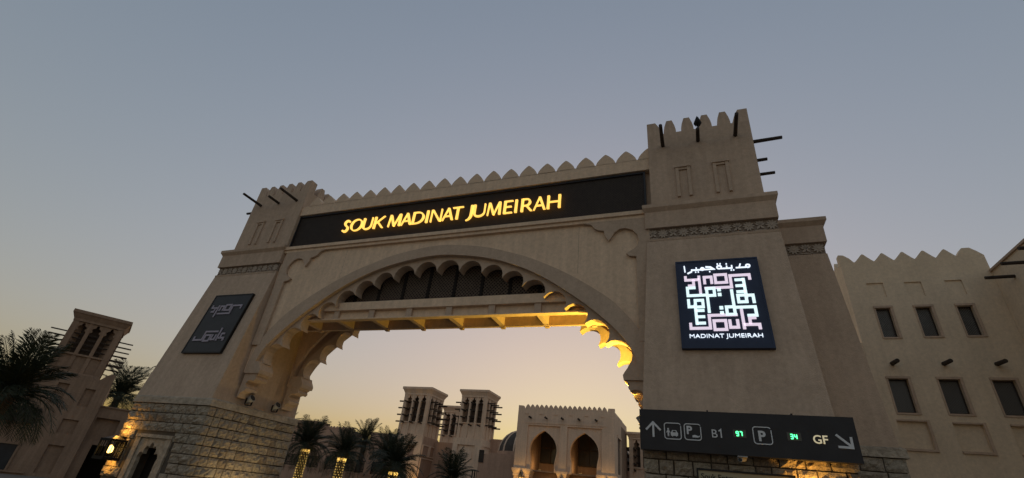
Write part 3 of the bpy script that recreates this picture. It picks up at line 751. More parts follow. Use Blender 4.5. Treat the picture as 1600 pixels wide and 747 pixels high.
# ------------------------------------------------------------------ building on the right
rb = thing('residence_block', 'sand coloured block with two rows of dark windows right of the gate', 'building', (8, 20, 0))
YR = 20.0
up_w = [(6.66, 8.2, 7.12, 9.34), (7.88, 8.22, 8.35, 9.34), (9.10, 8.23, 9.54, 9.34)]
lo_w = [(6.40, 5.55, 6.97, 6.70), (7.82, 5.57, 8.40, 6.70), (9.24, 5.58, 9.84, 6.70)]
sq = [(6.62, 9.78, 7.15, 10.38), (7.82, 9.78, 8.34, 10.36), (9.04, 9.78, 9.55, 10.36)]
lp = [(6.30, 4.42, 7.12, 5.28), (7.80, 4.43, 8.57, 5.26), (9.25, 4.43, 10.0, 5.26)]
def wall_with_holes(x0, x1, z0, z1, holes, y0, y1):
    """front wall slab made of rectangles round the openings"""
    mb = MB(); zs = sorted({z0, z1} | {h[1] for h in holes} | {h[3] for h in holes})
    for a, c in zip(zs[:-1], zs[1:]):
        hs = sorted(h for h in holes if h[1] < c-1e-6 and h[3] > a+1e-6); x = x0
        for h in hs:
            mb.box(x, y0, a, h[0], y1, c); x = h[2]
        mb.box(x, y0, a, x1, y1, c)
    return mb
wall_with_holes(5.95, 10.5, 0, 11.32, up_w+lo_w+sq+lp, YR, YR+.3).build('front_wall', STUCR, rb)
MB().box(5.95, YR+.31, 0, 10.5, 26, 11.32).build('body', STUCR, rb)
MB().box(3.2, YR+.02, 0, 5.949, 26, 8.0).build('lower_bay', STUCR, rb)
for (x0, z0, x1, z1) in up_w+lo_w:
    fr = MB(); e = .055
    fr.box(x0-.05, YR-.05, z1-.004, x1+.09, YR-.002, z1+.075); fr.box(x1-.002, YR-.04, z0-.05, x1+.085, YR-.002, z1-.004)
    fr.box(x0-.045, YR-.025, z0-.05, x0+.0, YR-.002, z1-.004); fr.box(x0, YR-.03, z0-.06, x1-.002, YR-.002, z0)
    w_ = fr.build('window', STUC, rb)
    MB().box(x0+.004, YR+.16, z0+.004, x1-.004, YR+.19, z1-.004).build('pane', GLASS, w_)
    b_ = MB(); b_.box(x0+.004, YR+.12, z0+.004, x0+.045, YR+.16, z1-.004); b_.box(x1-.045, YR+.12, z0+.004, x1-.004, YR+.16, z1-.004); b_.box(x0+.045, YR+.12, z1-.045, x1-.045, YR+.16, z1-.004); b_.box(x0+.045, YR+.12, z0+.004, x1-.045, YR+.16, z0+.045)
    b_.build('window_frame', WOOD, w_)
    lt = lattice(x0+.045, x1-.045, z0+.045, z1-.045, YR+.135, .07, .022, w_, LATW)
for (x0, z0, x1, z1) in sq: MB().box(x0, YR+.05, z0, x1, YR+.2, z1).build('blind_panel', STUCR, rb)
for (x0, z0, x1, z1) in lp:
    MB().box(x0, YR+.10, z0, x1, YR+.2, z1).build('blind_panel', STUCR, rb)
    q = MB(); q.box(x0, YR-.06, z0-.07, x1+.08, YR-.002, z0-.002); q.box(x1+.002, YR-.045, z0, x1+.08, YR-.002, z1+.06); q.box(x0, YR-.03, z1+.002, x1, YR-.002, z1+.05); q.build('panel_moulding', STUC, rb)
for x in (6.66, 8.13, 9.55):
    MB().tube([(x, YR+.2, 7.24), (x+.02, YR-.5, 7.20)], [.075, .07], 8).build('water_spout', WOOD, rb)
MLR = [(-.322,0),(-.25,.07),(-.13,.21),(-.05,.31),(0,.345),(.05,.31),(.13,.21),(.25,.07),(.322,0)]
mr = MB().prism(MLR, 0, .3).mesh('merlon', STUCR)
for k in range(5):
    o = put('merlon', mr, rb); o.location = (6.77+.655*k-8, 0, 11.32)
MB().prism([(5.95,11.322),(5.95,11.68),(6.12,11.66),(6.3,11.5),(6.42,11.322)], YR, YR+.3).build('merlon', STUCR, rb)
MB().prism([(9.72,11.322),(9.80,11.48),(9.93,11.66),(10.16,11.66),(10.34,11.5),(10.5,11.322)], YR, YR+.3).build('merlon', STUCR, rb)
for k in range(8):
    o = put('merlon', mr, rb); o.location = (5.952-8, 20.75+.655*k-20, 11.32); o.rotation_euler = (0,0,-math.pi/2)
# block that comes forward at the far right
fb = thing('corner_block', 'plain block at the right edge with dark beams under its roof edge', 'building', (12.5, 17, 0))
bb = MB(); bb.box(10.502, 12.5, 0, 16, 26, 10.62); bb.build('wall', STUCR, fb)
MB().box(10.44, 12.4, 10.62, 16.1, 26.1, 10.70).build('roof_edge', STUCB, fb)
for y in (18.98, 17.90, 16.85, 15.8, 14.8): MB().tube([(10.8, y, 9.96), (9.72, y, 9.94)], [.065, .06], 8).build('roof_beam', WOOD, fb)

# ------------------------------------------------------------------ wind towers
def rect_ring(cx, cy, w, d): return (cx-w/2, cy-d/2, cx+w/2, cy+d/2)
def wind_tower(label, loc, rz, w, z0, zs, zo, zt, ztop, poles, M=STUCF, group='wind towers'):
    """square tower; lower panels zs..zo, tall louvred bays zo..zt, flared cornice zt..ztop"""
    t = thing('wind_tower', label, 'wind tower', loc, rz, group)
    h = w/2
    B = lambda mb, n, MM, p=t: mb.build(n, MM, p, world=False)
    B(MB().frustum((-h-.06, -h-.06, h+.06, h+.06), z0, (-h, -h, h, h), zs), 'shaft', M)
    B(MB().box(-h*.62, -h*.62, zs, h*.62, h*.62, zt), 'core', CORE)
    x_ = MB(); a = h*.9
    x_.prism([(-a,-a+.1),(-a+.1,-a),(a,a-.1),(a-.1,a)], zs+.01, zt-.01, 'z'); x_.prism([(a,-a+.1),(a-.1,-a),(-a,a-.1),(-a+.1,a)], zs+.02, zt-.02, 'z')
    B(x_, 'air_baffle', STUCL)
    cw = w*.09; nb = 3; bay = (w - 2*cw*1.3 - 2*cw*.8)/nb
    hh = bay*1.05
    half = [(.5,0),(.34,.10),(.30,.22),(.40,.34),(.40,.48),(.26,.62),(.13,.66),(.16,.78),(.09,.90),(0,1.0)]
    for k in range(4):
        fz = MB()
        def P(x0, y0, zz0, x1, y1, zz1): fz.box(x0, y0, zz0, x1, y1, zz1)
        e = .0
        P(-h, -h+.002, zs, -h+cw*1.3, -h+cw*1.3, zt); 
        xs = []
        x = -h + cw*1.3
        for q in range(nb):
            xs.append((x, x+bay)); x += bay
            if q < nb-1: P(x, -h+.03, zs, x+cw*.8, -h+.03+cw*.9, zt); x += cw*.8
        for (a, b) in xs:
            P(a, -h+.05, zo-.12, b, -h+.05+cw, zo+.02)              # sill
            P(a, -h+.12, zs, b, -h+.2, zo-.12)                      # sunk lower panel
            m_ = (a+b)/2; base = zt-hh
            pl = [(b, zt-.02), (b, base)] + [(m_+bay*x_, base+hh*.96*z_) for x_, z_ in half][0:] + [(m_-bay*x_, base+hh*.96*z_) for x_, z_ in half[::-1][1:]] + [(a, base), (a, zt-.02)]
            fz.prism(pl, -h+.06, -h+.2)
        P(-h+.002, -h-.02, zo-.10, h-.002, -h+.028, zo-.02)
        o = B(fz, 'louvred_face', M); o.rotation_euler = (0, 0, k*math.pi/2)
    c = MB(); H = ztop-zt
    c.frustum((-h-.03, -h-.03, h+.03, h+.03), zt, (-h-.03, -h-.03, h+.03, h+.03), zt+H*.22)
    c.frustum((-h-.03, -h-.03, h+.03, h+.03), zt+H*.22, (-h-w*.07, -h-w*.07, h+w*.07, h+w*.07), zt+H*.7)
    c.frustum((-h-w*.085, -h-w*.085, h+w*.085, h+w*.085), zt+H*.7, (-h-w*.085, -h-w*.085, h+w*.085, h+w*.085), ztop)
    B(c, 'cornice', M)
    L, r = poles[0], poles[1]
    for z in poles[2]:
        for y in poles[3]:
            B(MB().tube([(-h-L, y, z), (h+L, y, z)], r, 6), 'wooden_pole', POLE)
            if poles[4]: B(MB().tube([(y, -h-L*.7, z-.16), (y, h+L*.7, z-.16)], r, 6), 'wooden_pole', POLE)
    return t
A = wind_tower('pale wind tower left of the pair in the arch with tall louvred bays', (-34.7, 57.0, 0), 0, 3.9, 0, 7.6, 9.2, 12.55, 13.55, (1.0, .10, (9.25, 10.1, 10.95, 11.8), (-1.3, 0, 1.3), True))
wind_tower('pale wind tower right of the pair in the arch standing over a recessed panel', (-26.3, 56.75, 0), 0, 3.5, 0, 7.7, 9.45, 12.5, 13.4, (1.0, .09, (9.3, 10.2, 11.05, 11.9), (-1.2, 0, 1.2), True))
wind_tower('far wind tower half hidden between the two nearer ones', (-36.6, 72, 0), 0, 3.9, 0, 8.6, 9.6, 13.0, 14.0, (1.0, .10, (9.6, 10.4, 11.2, 12.0, 12.7), (-1.3, 0, 1.3), True))
wind_tower('wind tower peeping out behind the right pier with dark poles', (-4.6, 48, 0), 0, 3.0, 0, 4.6, 5.3, 7.6, 8.2, (1.0, .08, (5.2, 5.7, 6.3, 6.9), (-1.0, 0, 1.0), True))
# ------------------------------------------------------------------ court building below the towers
cb = thing('court_building', 'reddish court building with sunk panels below the two wind towers', 'building', (-30, 58, 0))
MB().box(-42.5, 57.6, 0, -36.8, 63, 7.85).build('wall', STUCRED, cb)
wall_with_holes(-37.0, -32.55, 0, 7.55, [(-36.2, 4.6, -35.2, 6.4), (-34.4, 5.0, -33.5, 6.4)], 54.75, 54.98).build('tower_base', STUCF, cb)
MB().box(-37.0, 54.99, 0, -32.55, 58.9, 7.55).build('tower_base', STUCRED, cb)
for (y0, y1, z0, z1) in ((55.1, 56.6, 5.4, 6.5), (57.0, 58.4, 5.4, 6.5), (55.1, 58.4, 2.4, 5.0)):
    q = MB(); q.box(-32.55, y0-.1, z1, -32.42, y1+.1, z1+.12); q.box(-32.55, y0-.1, z0-.1, -32.42, y1+.1, z0); q.box(-32.55, y0-.1, z0, -32.42, y0, z1); q.box(-32.55, y1, z0, -32.42, y1+.1, z1)
    q.build('panel_moulding', STUCF, cb)
MB().box(-32.549, 58.0, 0, -28.3, 62, 7.3).build('wall', STUCRED, cb)
wall_with_holes(-28.25, -24.4, 0, 7.65, [(-27.6, 5.0, -25.3, 6.9)], 54.80, 55.0).build('tower_base', STUCF, cb)
MB().box(-28.25, 55.01, 0, -24.4, 58.6, 7.65).build('tower_base', STUCF, cb)
MB().prism([(-27.3,5.2),(-27.3,6.2),(-26.9,6.35),(-26.75,6.6),(-26.1,6.6),(-25.95,6.35),(-25.6,6.2),(-25.6,5.2)], 54.93, 55.005).build('blind_panel', STUCF, cb)
for x in (-25.15, -24.85, -24.58):
    MB().box(x-.07, 54.78, 2.0, x+.07, 54.799, 4.2).build('window_slit', DARK, cb)
q = MB(); 
for (y0, y1, z0, z1) in ((55.3, 58.2, 5.0, 6.9),):
    q.box(-24.4, y0-.1, z1, -24.3, y1+.1, z1+.12); q.box(-24.4, y0-.1, z0-.1, -24.3, y1+.1, z0); q.box(-24.4, y0-.1, z0, -24.3, y0, z1); q.box(-24.4, y1, z0, -24.3, y1+.1, z1)
q.build('panel_moulding', STUCF, cb)
MB().box(-24.39, 57.5, 0, -12, 63, 8.05).build('wall', STUCRED, cb)
MB().frustum((-24.3, 54.0, -14, 57.4), 0, (-24.2, 54.0, -14, 57.4), 6.0).build('wall', STUCRED, cb)
MB().box(-24.2, 53.9, 5.1, -23.6, 53.99, 6.4).build('shutter', WOOD, cb)
for (x0, z0, x1, z1) in ((-31.6, 3.4, -30.4, 5.2), (-30.0, 4.2, -28.9, 5.4)):
    MB().box(x0, 57.93, z0, x1, 57.99, z1).build('blind_panel', STUCL, cb)
MB().box(-20.3, 47.6, 0, -14.8, 53.2, 5.62).build('wall', STUCRED, cb)
# glass dome
def dome(label, cx, cy, z, r):
    d = thing('glass_dome', label, 'dome', (cx, cy, z))
    vs, fs = [], []; n, k_ = 24, 7
    for j in range(k_+1):
        p = j/k_*math.pi/2*.98
        for i in range(n): a = 2*math.pi*i/n; vs.append((cx+r*math.cos(p)*math.cos(a), cy+r*math.cos(p)*math.sin(a), z+r*math.sin(p)*.95))
    for j in range(k_):
        for i in range(n): fs.append((j*n+i, j*n+(i+1) % n, (j+1)*n+(i+1) % n, (j+1)*n+i))
    MB().add(vs, fs).build('dome_shell', DOME, d, smooth=True)
    MB().tube([(cx, cy, z-.3), (cx, cy, z+.05)], r+.15, 24).build('drum', STUCRED, d)
    for i in range(12):
        a = 2*math.pi*i/12; pts = []
        for j in range(7):
            p = j/6*math.pi/2; pts.append((cx+(r+.03)*math.cos(p)*math.cos(a), cy+(r+.03)*math.cos(p)*math.sin(a), z+(r+.03)*math.sin(p)*.95))
        MB().tube(pts, .09, 5).build('rib', STUCF, d)
dome('ribbed glass dome left of the twin arched building', -17.7, 50.2, 5.9, 2.4)
dome('ribbed glass dome squeezed between the twin arched building and the right pier', -7.6, 54, 5.6, 2.0)
# low wall right of the arched building
lw = thing('low_building', 'low dark building between the twin arched building and the right pier', 'building', (-6, 52, 0))
MB().box(-10, 51.0, 0, -2, 51.8, 5.5).build('wall', STUCRED, lw); MB().box(-10, 50.9, 5.5, -2, 51.9, 5.6).build('coping', STUCF, lw)

# ------------------------------------------------------------------ twin arched building
ab = thing('arched_building', 'crenellated building with two tall keyhole arches seen through the gate', 'building', (-10.5, 40, 0))
YA = 40.0
def arch_panel(x0, x1, z0, z1, cx, y0, y1):
    hp = [(1.02,z0),(1.03,4.6),(1.08,4.9),(1.16,5.25),(1.18,5.55),(1.13,5.9),(1.0,6.2),(.80,6.47),(.55,6.7),(.25,6.9),(0,7.04)]
    pl = [(x0,z0),(x0,z1),(x1,z1),(x1,z0)] + [(cx+x, z) for x, z in hp] + [(cx-x, z) for x, z in hp[::-1][1:]]
    return MB().prism(pl, y0, y1)
bays = ((-13.69, -10.85, -12.27), (-10.24, -7.39, -8.81))
w_ = MB()
w_.box(-14.70, YA, 3.9, -13.69, YA+.45, 8.70); w_.box(-10.85, YA, 3.9, -10.24, YA+.45, 7.43); w_.box(-7.39, YA, 3.9, -6.35, YA+.45, 8.70); w_.box(-13.69, YA, 7.43, -7.39, YA+.45, 8.70)
w_.build('front_wall', STUCF, ab)
for x0, x1, cx in bays:
    p = arch_panel(x0, x1, 3.9, 7.43, cx, YA+.12, YA+.45).build('arch_panel', STUCF, ab)
    MB().box(x0, YA-.02, 7.405, x1, YA+.118, 7.44).build('arch_moulding', STUCF, ab)
    # raised rim round the keyhole opening
    hp = [(1.02,3.95),(1.03,4.6),(1.08,4.9),(1.16,5.25),(1.18,5.55),(1.13,5.9),(1.0,6.2),(.80,6.47),(.55,6.7),(.25,6.9),(0,7.04)]
    o_ = [(x*1.07+.02, z+.06*(z > 6.4)) for x, z in hp[:-1]] + [(0, 7.16)]
    inn_ = [(cx-x, z) for x, z in hp] + [(cx+x, z) for x, z in hp[::-1][1:]]
    out_ = [(cx-x, z) for x, z in o_] + [(cx+x, z) for x, z in o_[::-1][1:]]
    MB().strip(inn_, out_, YA+.07, YA+.125).build('arch_rim', STUCF, ab)
    # window at the back of the loggia
    wn_ = MB(); wx0, wx1 = cx-1.15, cx+1.5
    wn_.box(wx0-.1, YA+3.36, 4.8, wx0, YA+3.45, 8.1); wn_.box(wx0, YA+3.36, 4.75, wx1, YA+3.45, 4.85); wn_.box(wx1, YA+3.36, 4.8, wx1+.1, YA+3.45, 8.1); wn_.box(wx0, YA+3.36, 6.0, wx1, YA+3.42, 6.06)
    for k in (1, 2): xx = wx0+(wx1-wx0)*k/3; wn_.box(xx-.03, YA+3.36, 4.85, xx+.03, YA+3.42, 8.1)
    wo = wn_.build('window', WOOD, ab)
    MB().box(wx0, YA+3.42, 4.8, wx1, YA+3.47, 8.1).build('pane', GLASS, wo)
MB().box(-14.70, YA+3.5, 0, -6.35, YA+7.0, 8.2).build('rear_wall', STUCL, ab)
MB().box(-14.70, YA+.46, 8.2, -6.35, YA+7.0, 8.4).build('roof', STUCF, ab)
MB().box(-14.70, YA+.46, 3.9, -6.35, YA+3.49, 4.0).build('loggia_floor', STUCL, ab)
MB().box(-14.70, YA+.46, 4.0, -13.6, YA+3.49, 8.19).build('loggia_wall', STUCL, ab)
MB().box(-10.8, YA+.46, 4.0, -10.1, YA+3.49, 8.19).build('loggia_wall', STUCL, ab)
wall_with_holes(YA+.46, YA+7.0, 0, 8.7, [(YA+1.4, 4.2, YA+2.6, 6.9)], -6.62, -6.352)
sd_ = MB()
for y0, y1, z0, z1 in ((YA+.46, YA+1.6, 0, 8.7), (YA+1.6, YA+3.2, 0, 4.3), (YA+1.6, YA+3.2, 7.0, 8.7), (YA+3.2, YA+7.0, 0, 8.7)):
    sd_.box(-6.6, y0, z0, -6.352, y1, z1)
sd_.build('side_wall', STUCF, ab)
MB().box(-6.52, YA+1.6, 4.3, -6.45, YA+3.2, 7.0).build('side_window', GLASS, ab)
MB().box(-6.36, YA+1.4, 7.0, -6.30, YA+3.4, 7.2).build('side_lintel', STUCF, ab)
for cx in (-12.9, -9.4):  # hidden lamps assumed from the warm light inside the arches
    t = thing('assumed_loggia_lamp', 'assumed small floor lamp behind the %s keyhole arch' % ('left' if cx < -11 else 'right'), 'lamp', (cx, YA+1.6, 4.0), 0, 'assumed loggia floor lamps')
    MB().box(cx-.12, YA+1.5, 4.0, cx+.12, YA+1.7, 4.1).build('housing', BLACK, t); MB().box(cx-.1, YA+1.52, 4.1, cx+.1, YA+1.68, 4.11).build('lens', E_LOW, t)
    lamp('assumed_loggia_light', (cx, YA+1.6, 4.35), 22, (1, .62, .25), .1, parent=t)
# ground storey, columns with lit capitals
MB().box(-14.70, YA+1.2, 0, -6.60, YA+1.6, 3.9).build('ground_wall', STUCRED, ab)
for x0, x1 in ((-14.75, -13.2), (-10.95, -10.15), (-7.75, -6.2)):
    MB().box(x0+.12, YA+.04, 0, x1-.12, YA+.9, 3.45).build('pier', STUCF, ab)
    cc = MB(); cc.box(x0+.06, YA-.05, 3.45, x1-.06, YA+.95, 3.6); cc.frustum((x0+.08, YA-.03, x1-.08, YA+.93), 3.6, (x0-.05, YA-.14, x1+.05, YA+1.0), 3.86); cc.box(x0-.05, YA-.14, 3.86, x1+.05, YA+1.0, 4.02)
    cc.build('capital', STUCF, ab)
ma = MB().prism([(-.20,0),(-.19,.10),(-.12,.28),(0,.42),(.12,.28),(.19,.10),(.20,0)], 0, .3).mesh('merlon', STUCF)
for k in range(17):
    o = put('merlon', ma, ab); o.location = (-13.86+.418*k+10.5, 0, 8.70)
    if k < 14: o = put('merlon', ma, ab); o.location = (-6.65+10.5, .9+.418*k, 8.70); o.rotation_euler = (0,0,math.pi/2)
MB().prism([(-14.70,8.702),(-14.70,9.0),(-14.25,8.97),(-14.12,8.702)], YA, YA+.3).build('merlon', STUCF, ab)
MB().prism([(-6.93,8.702),(-6.85,9.0),(-6.35,9.0),(-6.35,8.702)], YA, YA+.3).build('merlon', STUCF, ab)
for k in range(5):
    x = -13.5 + 1.42*k
    MB().tube([(x, YA+.2, 8.0), (x+.02, YA-.55, 7.98)], .085, 7).build('water_spout', WOOD, ab)
for k in range(6):
    x = -13.9 + 1.31*k
    MB().box(x-.16, YA-.05, 8.30, x+.16, YA-.002, 8.36).build('slot_moulding', STUCF, ab)
MB().box(-14.0, YA-.04, 7.56, -7.0, YA-.002, 7.60).build('string_course', STUCF, ab)
def small_lantern(x, y, z, label, e):
    t = thing('pier_lantern', label, 'lantern', (x, y, z), 0, 'lanterns on the arched building')
    MB().box(x-.03, y, z+.42, x+.03, y+.24, z+.47).build('arm', BLACK, t)
    MB().frustum((x-.14, y-.14, x+.14, y+.14), z+.3, (x-.02, y-.02, x+.02, y+.02), z+.75).build('cap', BLACK, t)
    q = MB()
    for a in (-.11, .11):
        for b_ in (-.11, .11): q.box(x+a-.02, y+b_-.02, z, x+a+.02, y+b_+.02, z+.3)
    q.box(x-.13, y-.13, z-.05, x+.13, y+.13, z); q.build('cage', BLACK, t)
    MB().tube([(x, y, z+.04), (x, y, z+.12), (x, y, z+.22)], [.04, .07, .03], 8).build('bulb', E_LAMP, t)
    lamp('lantern_light', (x, y-.35, z+.25), e, (1, .62, .18), .1, parent=t)
small_lantern(-13.95, YA-.28, 3.05, 'dark lantern on the left pier of the twin arched building', 26)
small_lantern(-10.55, YA-.28, 2.9, 'dark lantern on the middle pier of the twin arched building', 20)
small_lantern(-7.0, YA-.28, 3.05, 'dark lantern on the right pier of the twin arched building', 26)

# ------------------------------------------------------------------ terrace with railing
tw = thing('terrace_wall', 'reddish terrace wall under the black railing', 'wall', (-28, 34.5, 0))
MB().box(-44, 34.4, 0, -23.0, 35.2, 2.20).build('wall', STUCRED, tw); MB().box(-44, 34.35, 2.20, -22.95, 35.25, 2.28).build('coping', STUCRED, tw)
for k in range(3):
    x = -34.2 + 4.6*k; MB().box(x-.28, 34.38, 2.281, x+.28, 34.9, 3.30).build('pillar', STUCRED, tw)
rl = thing('railing', 'black metal railing along the terrace behind the palms', 'railing', (-28, 34.6, 2.28))
for k in range(12):
    x = -40 + 1.53*k
    MB().box(x-.04, 34.56, 2.285, x+.04, 34.64, 3.22).build('post', BLACK, rl)
    q = MB(); q.box(x+.06, 34.58, 3.14, x+1.47, 34.62, 3.20); q.box(x+.06, 34.58, 2.36, x+1.47, 34.62, 2.42); q.box(x+.26, 34.58, 2.56, x+1.27, 34.62, 2.6); q.box(x+.26, 34.58, 2.96, x+1.27, 34.62, 3.0)
    for i in range(16): xx = x+.12+i*.085; q.box(xx-.014, 34.585, 2.42, xx+.014, 34.615, 3.14)
    q.build('rail_panel', BLACK, rl)

# ------------------------------------------------------------------ far buildings left of the arch opening
hb = thing('hotel_block', 'distant block with a flat overhanging roof behind the left palms', 'building', (-56, 62, 0))
MB().box(-66, 60, 0, -54.2, 62, 8.7).build('wall', STUCRED, hb); MB().box(-66.5, 59.4, 8.7, -53.9, 62.3, 9.1).build('roof', STUCL, hb)
for k in range(4): MB().box(-57.8+1.2*k, 59.93, 6.2, -57.2+1.2*k, 59.99, 7.8).build('window', GLASS, hb)
hc = thing('crenellated_block', 'distant crenellated block right of the flat roofed one', 'building', (-50, 61, 0))
MB().box(-54.1, 60.2, 0, -47.8, 63, 8.1).build('wall', STUCRED, hc)
mh = MB().prism([(-.25,0),(-.2,.3),(0,.55),(.2,.3),(.25,0)], 0, .3).mesh('merlon', STUCRED)
for k in range(11): o = put('merlon', mh, hc); o.location = (-53.6+.56*k+50, -.8, 8.1)
MB().box(-51.4, 60.13, 5.9, -49.2, 60.19, 7.5).build('blind_panel', STUCL, hc)
hd = thing('service_block', 'low dark block behind the palms left of the wind towers', 'building', (-44, 60, 0))
MB().box(-47.79, 60.4, 0, -42.51, 68, 6.9).build('wall', STUCL, hd); MB().box(-48.0, 60.2, 6.9, -42.52, 68.2, 7.05).build('coping', STUCL, hd)

# ------------------------------------------------------------------ left building and its wind tower
K = .75
P0 = (-50*K, 24*K, 0); az = R(60)
lb = thing('villa', 'brown villa with sunk wall panels at the left edge behind the palm', 'building', P0, az)
def LZ(z): return 1.6+(z-1.6)*K
def SK(s): return s*K
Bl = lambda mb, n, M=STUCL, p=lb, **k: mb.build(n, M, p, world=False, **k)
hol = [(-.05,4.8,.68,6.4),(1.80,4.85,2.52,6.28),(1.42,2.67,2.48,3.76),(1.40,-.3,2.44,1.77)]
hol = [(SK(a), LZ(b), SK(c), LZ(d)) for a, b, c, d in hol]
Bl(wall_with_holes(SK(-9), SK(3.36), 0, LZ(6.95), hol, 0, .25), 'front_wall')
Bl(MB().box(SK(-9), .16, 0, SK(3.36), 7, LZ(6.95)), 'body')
Bl(MB().prism([(SK(2.2),LZ(6.951)),(SK(2.5),LZ(7.2)),(SK(2.75),LZ(7.55)),(SK(3.05),LZ(7.74)),(SK(3.36),LZ(7.70)),(SK(3.36),LZ(6.951))], 0, .35), 'merlon')
Bl(MB().prism([(SK(-1.6),LZ(6.951)),(SK(-1.3),LZ(7.2)),(SK(1.7),LZ(7.25)),(SK(2.0),LZ(7.1)),(SK(2.19),LZ(6.951))], 0, .30), 'parapet')
Bl(wall_with_holes(SK(3.37), SK(8.5), 0, LZ(5.1), [(SK(3.5), LZ(2.5), SK(5.2), LZ(4.25)), (SK(4.1), 0, SK(6.0), LZ(2.13))], .5, .7), 'wing_wall')
Bl(MB().box(SK(3.37), .82, LZ(2.2), SK(8.5), 6, LZ(5.1)), 'wing_body'); Bl(MB().box(SK(3.37), .9, 0, SK(4.1), 6, LZ(2.19)), 'wing_body')
Bl(MB().box(SK(3.37), .42, LZ(5.1), SK(8.5), 6, LZ(5.2)), 'coping')
Bl(MB().box(SK(4.1), 2.5, 0, SK(8.5), 2.6, LZ(2.19)), 'door', DARK)
sh = Bl(MB().box(SK(-2.7), -.5, LZ(3.1), SK(-.10), -.06, LZ(4.2)), 'balcony_screen', WOOD)
f2 = MB(); f2.box(SK(-1.5), -.1, LZ(1.5), SK(-.2), -.002, LZ(1.64)); f2.box(SK(-1.6), -.12, LZ(-.4), SK(.9), -.002, LZ(-.28)); f2.box(SK(-.32), -.08, LZ(-.28), SK(-.2), -.002, LZ(1.5)); f2.box(SK(-1.5), -.08, LZ(-.28), SK(-1.38), -.002, LZ(1.5))
wv = Bl(f2, 'window', STUCL); Bl(MB().box(SK(-1.38), -.02, LZ(-.28), SK(-.32), -.003, LZ(1.5)), 'pane', GLASS, wv)
d30 = Vector((math.sin(R(30)), math.cos(R(30)), 0)); nb_ = Vector((-math.cos(R(30)), math.sin(R(30)), 0))
wl_ = Vector(P0) + d30*SK(.42) + nb_*(1.65+.06)
wind_tower('tall wind tower with dark poles above the brown villa at left', tuple(wl_), az, SK(3.72), LZ(6.9), LZ(7.4), LZ(8.9), LZ(11.6), LZ(12.5), (.85, .045, (LZ(8.45), LZ(8.9), LZ(9.35), LZ(9.78), LZ(10.2), LZ(10.62)), (-1.1, 1.05), False), STUCL)

# ------------------------------------------------------------------ palms
def frond_mesh(L, droop, n, wl_, fan=False):
    mb = MB(); pts = []
    for i in range(11):
        t = i/10; pts.append(Vector((L*t*(1-.18*t*t*droop), 0, L*(.42*t - droop*.75*t*t))))
    mb.tube([tuple(p) for p in pts], [.03*(1-.85*i/10)+.004 for i in range(11)], 4)
    vs, fs = [], []
    for i in range(n):
        t = .12 + .88*i/(n-1); k = min(9, int(t*10)); p = pts[k].lerp(pts[k+1], t*10-k)
        d = (pts[k+1]-pts[k]).normalized(); upv = Vector((-d.z, 0, d.x))
        ln = wl_*(math.sin(math.pi*min(1, t*.85+.12))**.6)*random.uniform(.82, 1.12)
        for s in (-1, 1):
            dr = (Vector((0, s, 0))*.80 + d*.75 + upv*random.uniform(-.05,.30)).normalized()
            tip = p + dr*ln - Vector((0,0,ln*.22)); wv = d*(.017+.012*random.random())*L/2
            o = len(vs); vs += [tuple(p-wv), tuple(p+dr*ln*.5+wv*.9), tuple(tip), tuple(p+dr*ln*.5-wv*.9)]; fs.append((o, o+1, o+2, o+3))
    mb.add(vs, fs); return mb.mesh('frond', FROND)
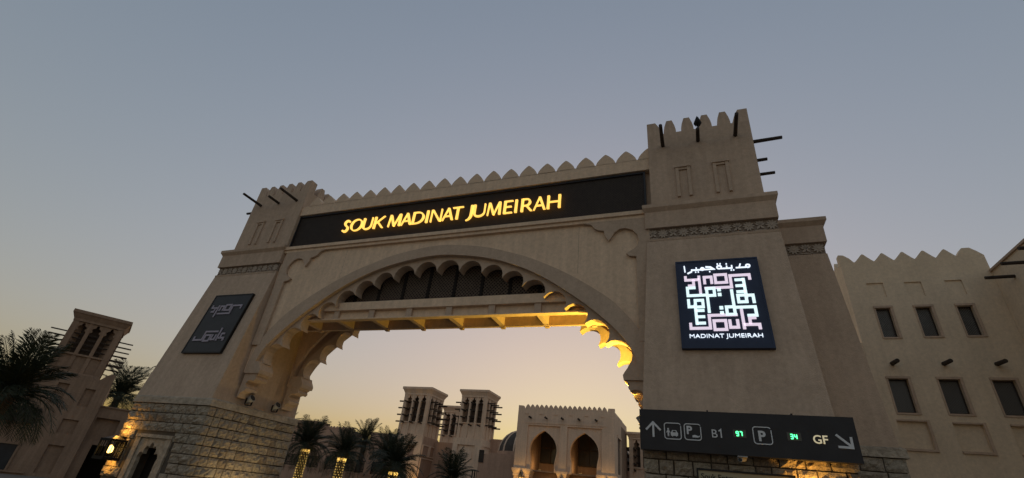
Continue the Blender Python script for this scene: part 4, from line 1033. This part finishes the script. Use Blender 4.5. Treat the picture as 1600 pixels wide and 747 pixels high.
def palm(label, x, y, zt, crown, r, n=34, lights=False, lean=(0,0), droop=1.0, group='date palms'):
    t = thing('palm_tree', label, 'palm tree', (x, y, 0), 0, group)
    tk = MB(); m_ = 14
    tk.tube([(lean[0]*(i/m_)**1.5, lean[1]*(i/m_)**1.5, zt*i/m_) for i in range(m_+1)], [r*(1.12 if i % 2 else .94)*(1.15-.2*i/m_) for i in range(m_+1)], 10)
    tk.build('trunk', TRUNK, t, world=False)
    hd_ = MB(); hd_.tube([(lean[0], lean[1], zt-.1), (lean[0], lean[1], zt+.25), (lean[0], lean[1], zt+.6)], [r, r*1.25, r*.5], 9); hd_.build('crown_base', TRUNK, t, world=False)
    fm = [frond_mesh(crown, dr*droop, 34, crown*.30) for dr in (.25, .62, 1.0, 1.45)]
    for i in range(n):
        q = i/n; a = i*2.39996 + random.uniform(-.2,.2)
        o = put('frond', fm[min(3, int(q*4))], t)
        o.location = (lean[0], lean[1], zt+.35-.2*q)
        o.rotation_euler = (random.uniform(-.15,.15), R(-58*(1-q)**1.3+10*q) + random.uniform(-.12,.12), a); s = random.uniform(.85, 1.1); o.scale = (s, s, s)
    if lights:
        lt = MB(); k = 0
        z = .3
        row = 0
        while z < zt-.02:
            nn = 9
            for i in range(nn):
                a = 2*math.pi*(i+.5*(row % 2))/nn; rr = r*1.17; q = .030
                c = Vector((rr*math.cos(a), rr*math.sin(a), z+random.uniform(-.01,.01)))
                lt.add([c+Vector(d)*q for d in ((1,0,0),(-1,0,0),(0,1,0),(0,-1,0),(0,0,1),(0,0,-1))], [(0,2,4),(2,1,4),(1,3,4),(3,0,4),(2,0,5),(1,2,5),(3,1,5),(0,3,5)])
            z += .165; row += 1
        lt.build('string_lights', E_FAIRY, t, world=False, kind='stuff')
        ring_ = MB()
        for i in range(18):
            a = 2*math.pi*i/18; c = Vector((r*1.2*math.cos(a), r*1.2*math.sin(a), zt-.06)); ring_.box(c.x-.022, c.y-.022, c.z-.10, c.x+.022, c.y+.022, c.z+.08)
        ring_.build('light_ring', E_FAIRY, t, world=False, kind='stuff')
    return t
k30 = 30/22
palm('palm with light wrapped trunk nearest the left pier, in front of the railing', -27.6, 30, 3.35, 2.1, .24, 54, True)
palm('palm with light wrapped trunk second from the left pier, in front of the railing', -24.1, 30, 3.0, 2.0, .24, 50, True)
palm('palm with light wrapped trunk below the left of the twin wind towers', -19.6, 30, 2.45, 2.2, .24, 56, True)
palm('palm with dark crown below the gap between the twin wind towers', -15.1, 30, 2.1, 1.85, .24, 50)
palm('ragged dark palm crown behind the railing, between two light wrapped palms', -27.0, 36, 4.5, 1.9, .2, 34)
palm('small palm behind the left pier edge showing only a few fronds', -28.4, 28, 4.2, 1.6, .2, 24)
palm('bushy dark palm left of the twin wind towers without lights', -24.6, 36, 3.6, 2.1, .2, 44)
palm('large dark palm at the left edge in front of the brown villa', -21.75, 9.2, 2.7, 2.12, .24, 64, droop=.85)
palm('dark palm rising between the brown villa and the left pier', -45.0, 26, 5.5, 2.9, .25, 50)
# assumed unseen warm uplight at the foot of the left wind tower
wu = thing('assumed_washer', 'assumed unseen small uplight at the foot of the left wind tower base', 'uplight', (-32.6, 54.0, .004))
MB().box(-32.8, 53.9, .004, -32.4, 54.1, .12).build('housing', BLACK, wu); MB().box(-32.75, 53.92, .12, -32.45, 54.08, .13).build('lens', E_LAMP, wu)
lamp('assumed_washer_beam', (-32.6, 53.8, .4), 500, (1, .62, .2), .1, 60, wu, (-32.7, 54.8, 6))
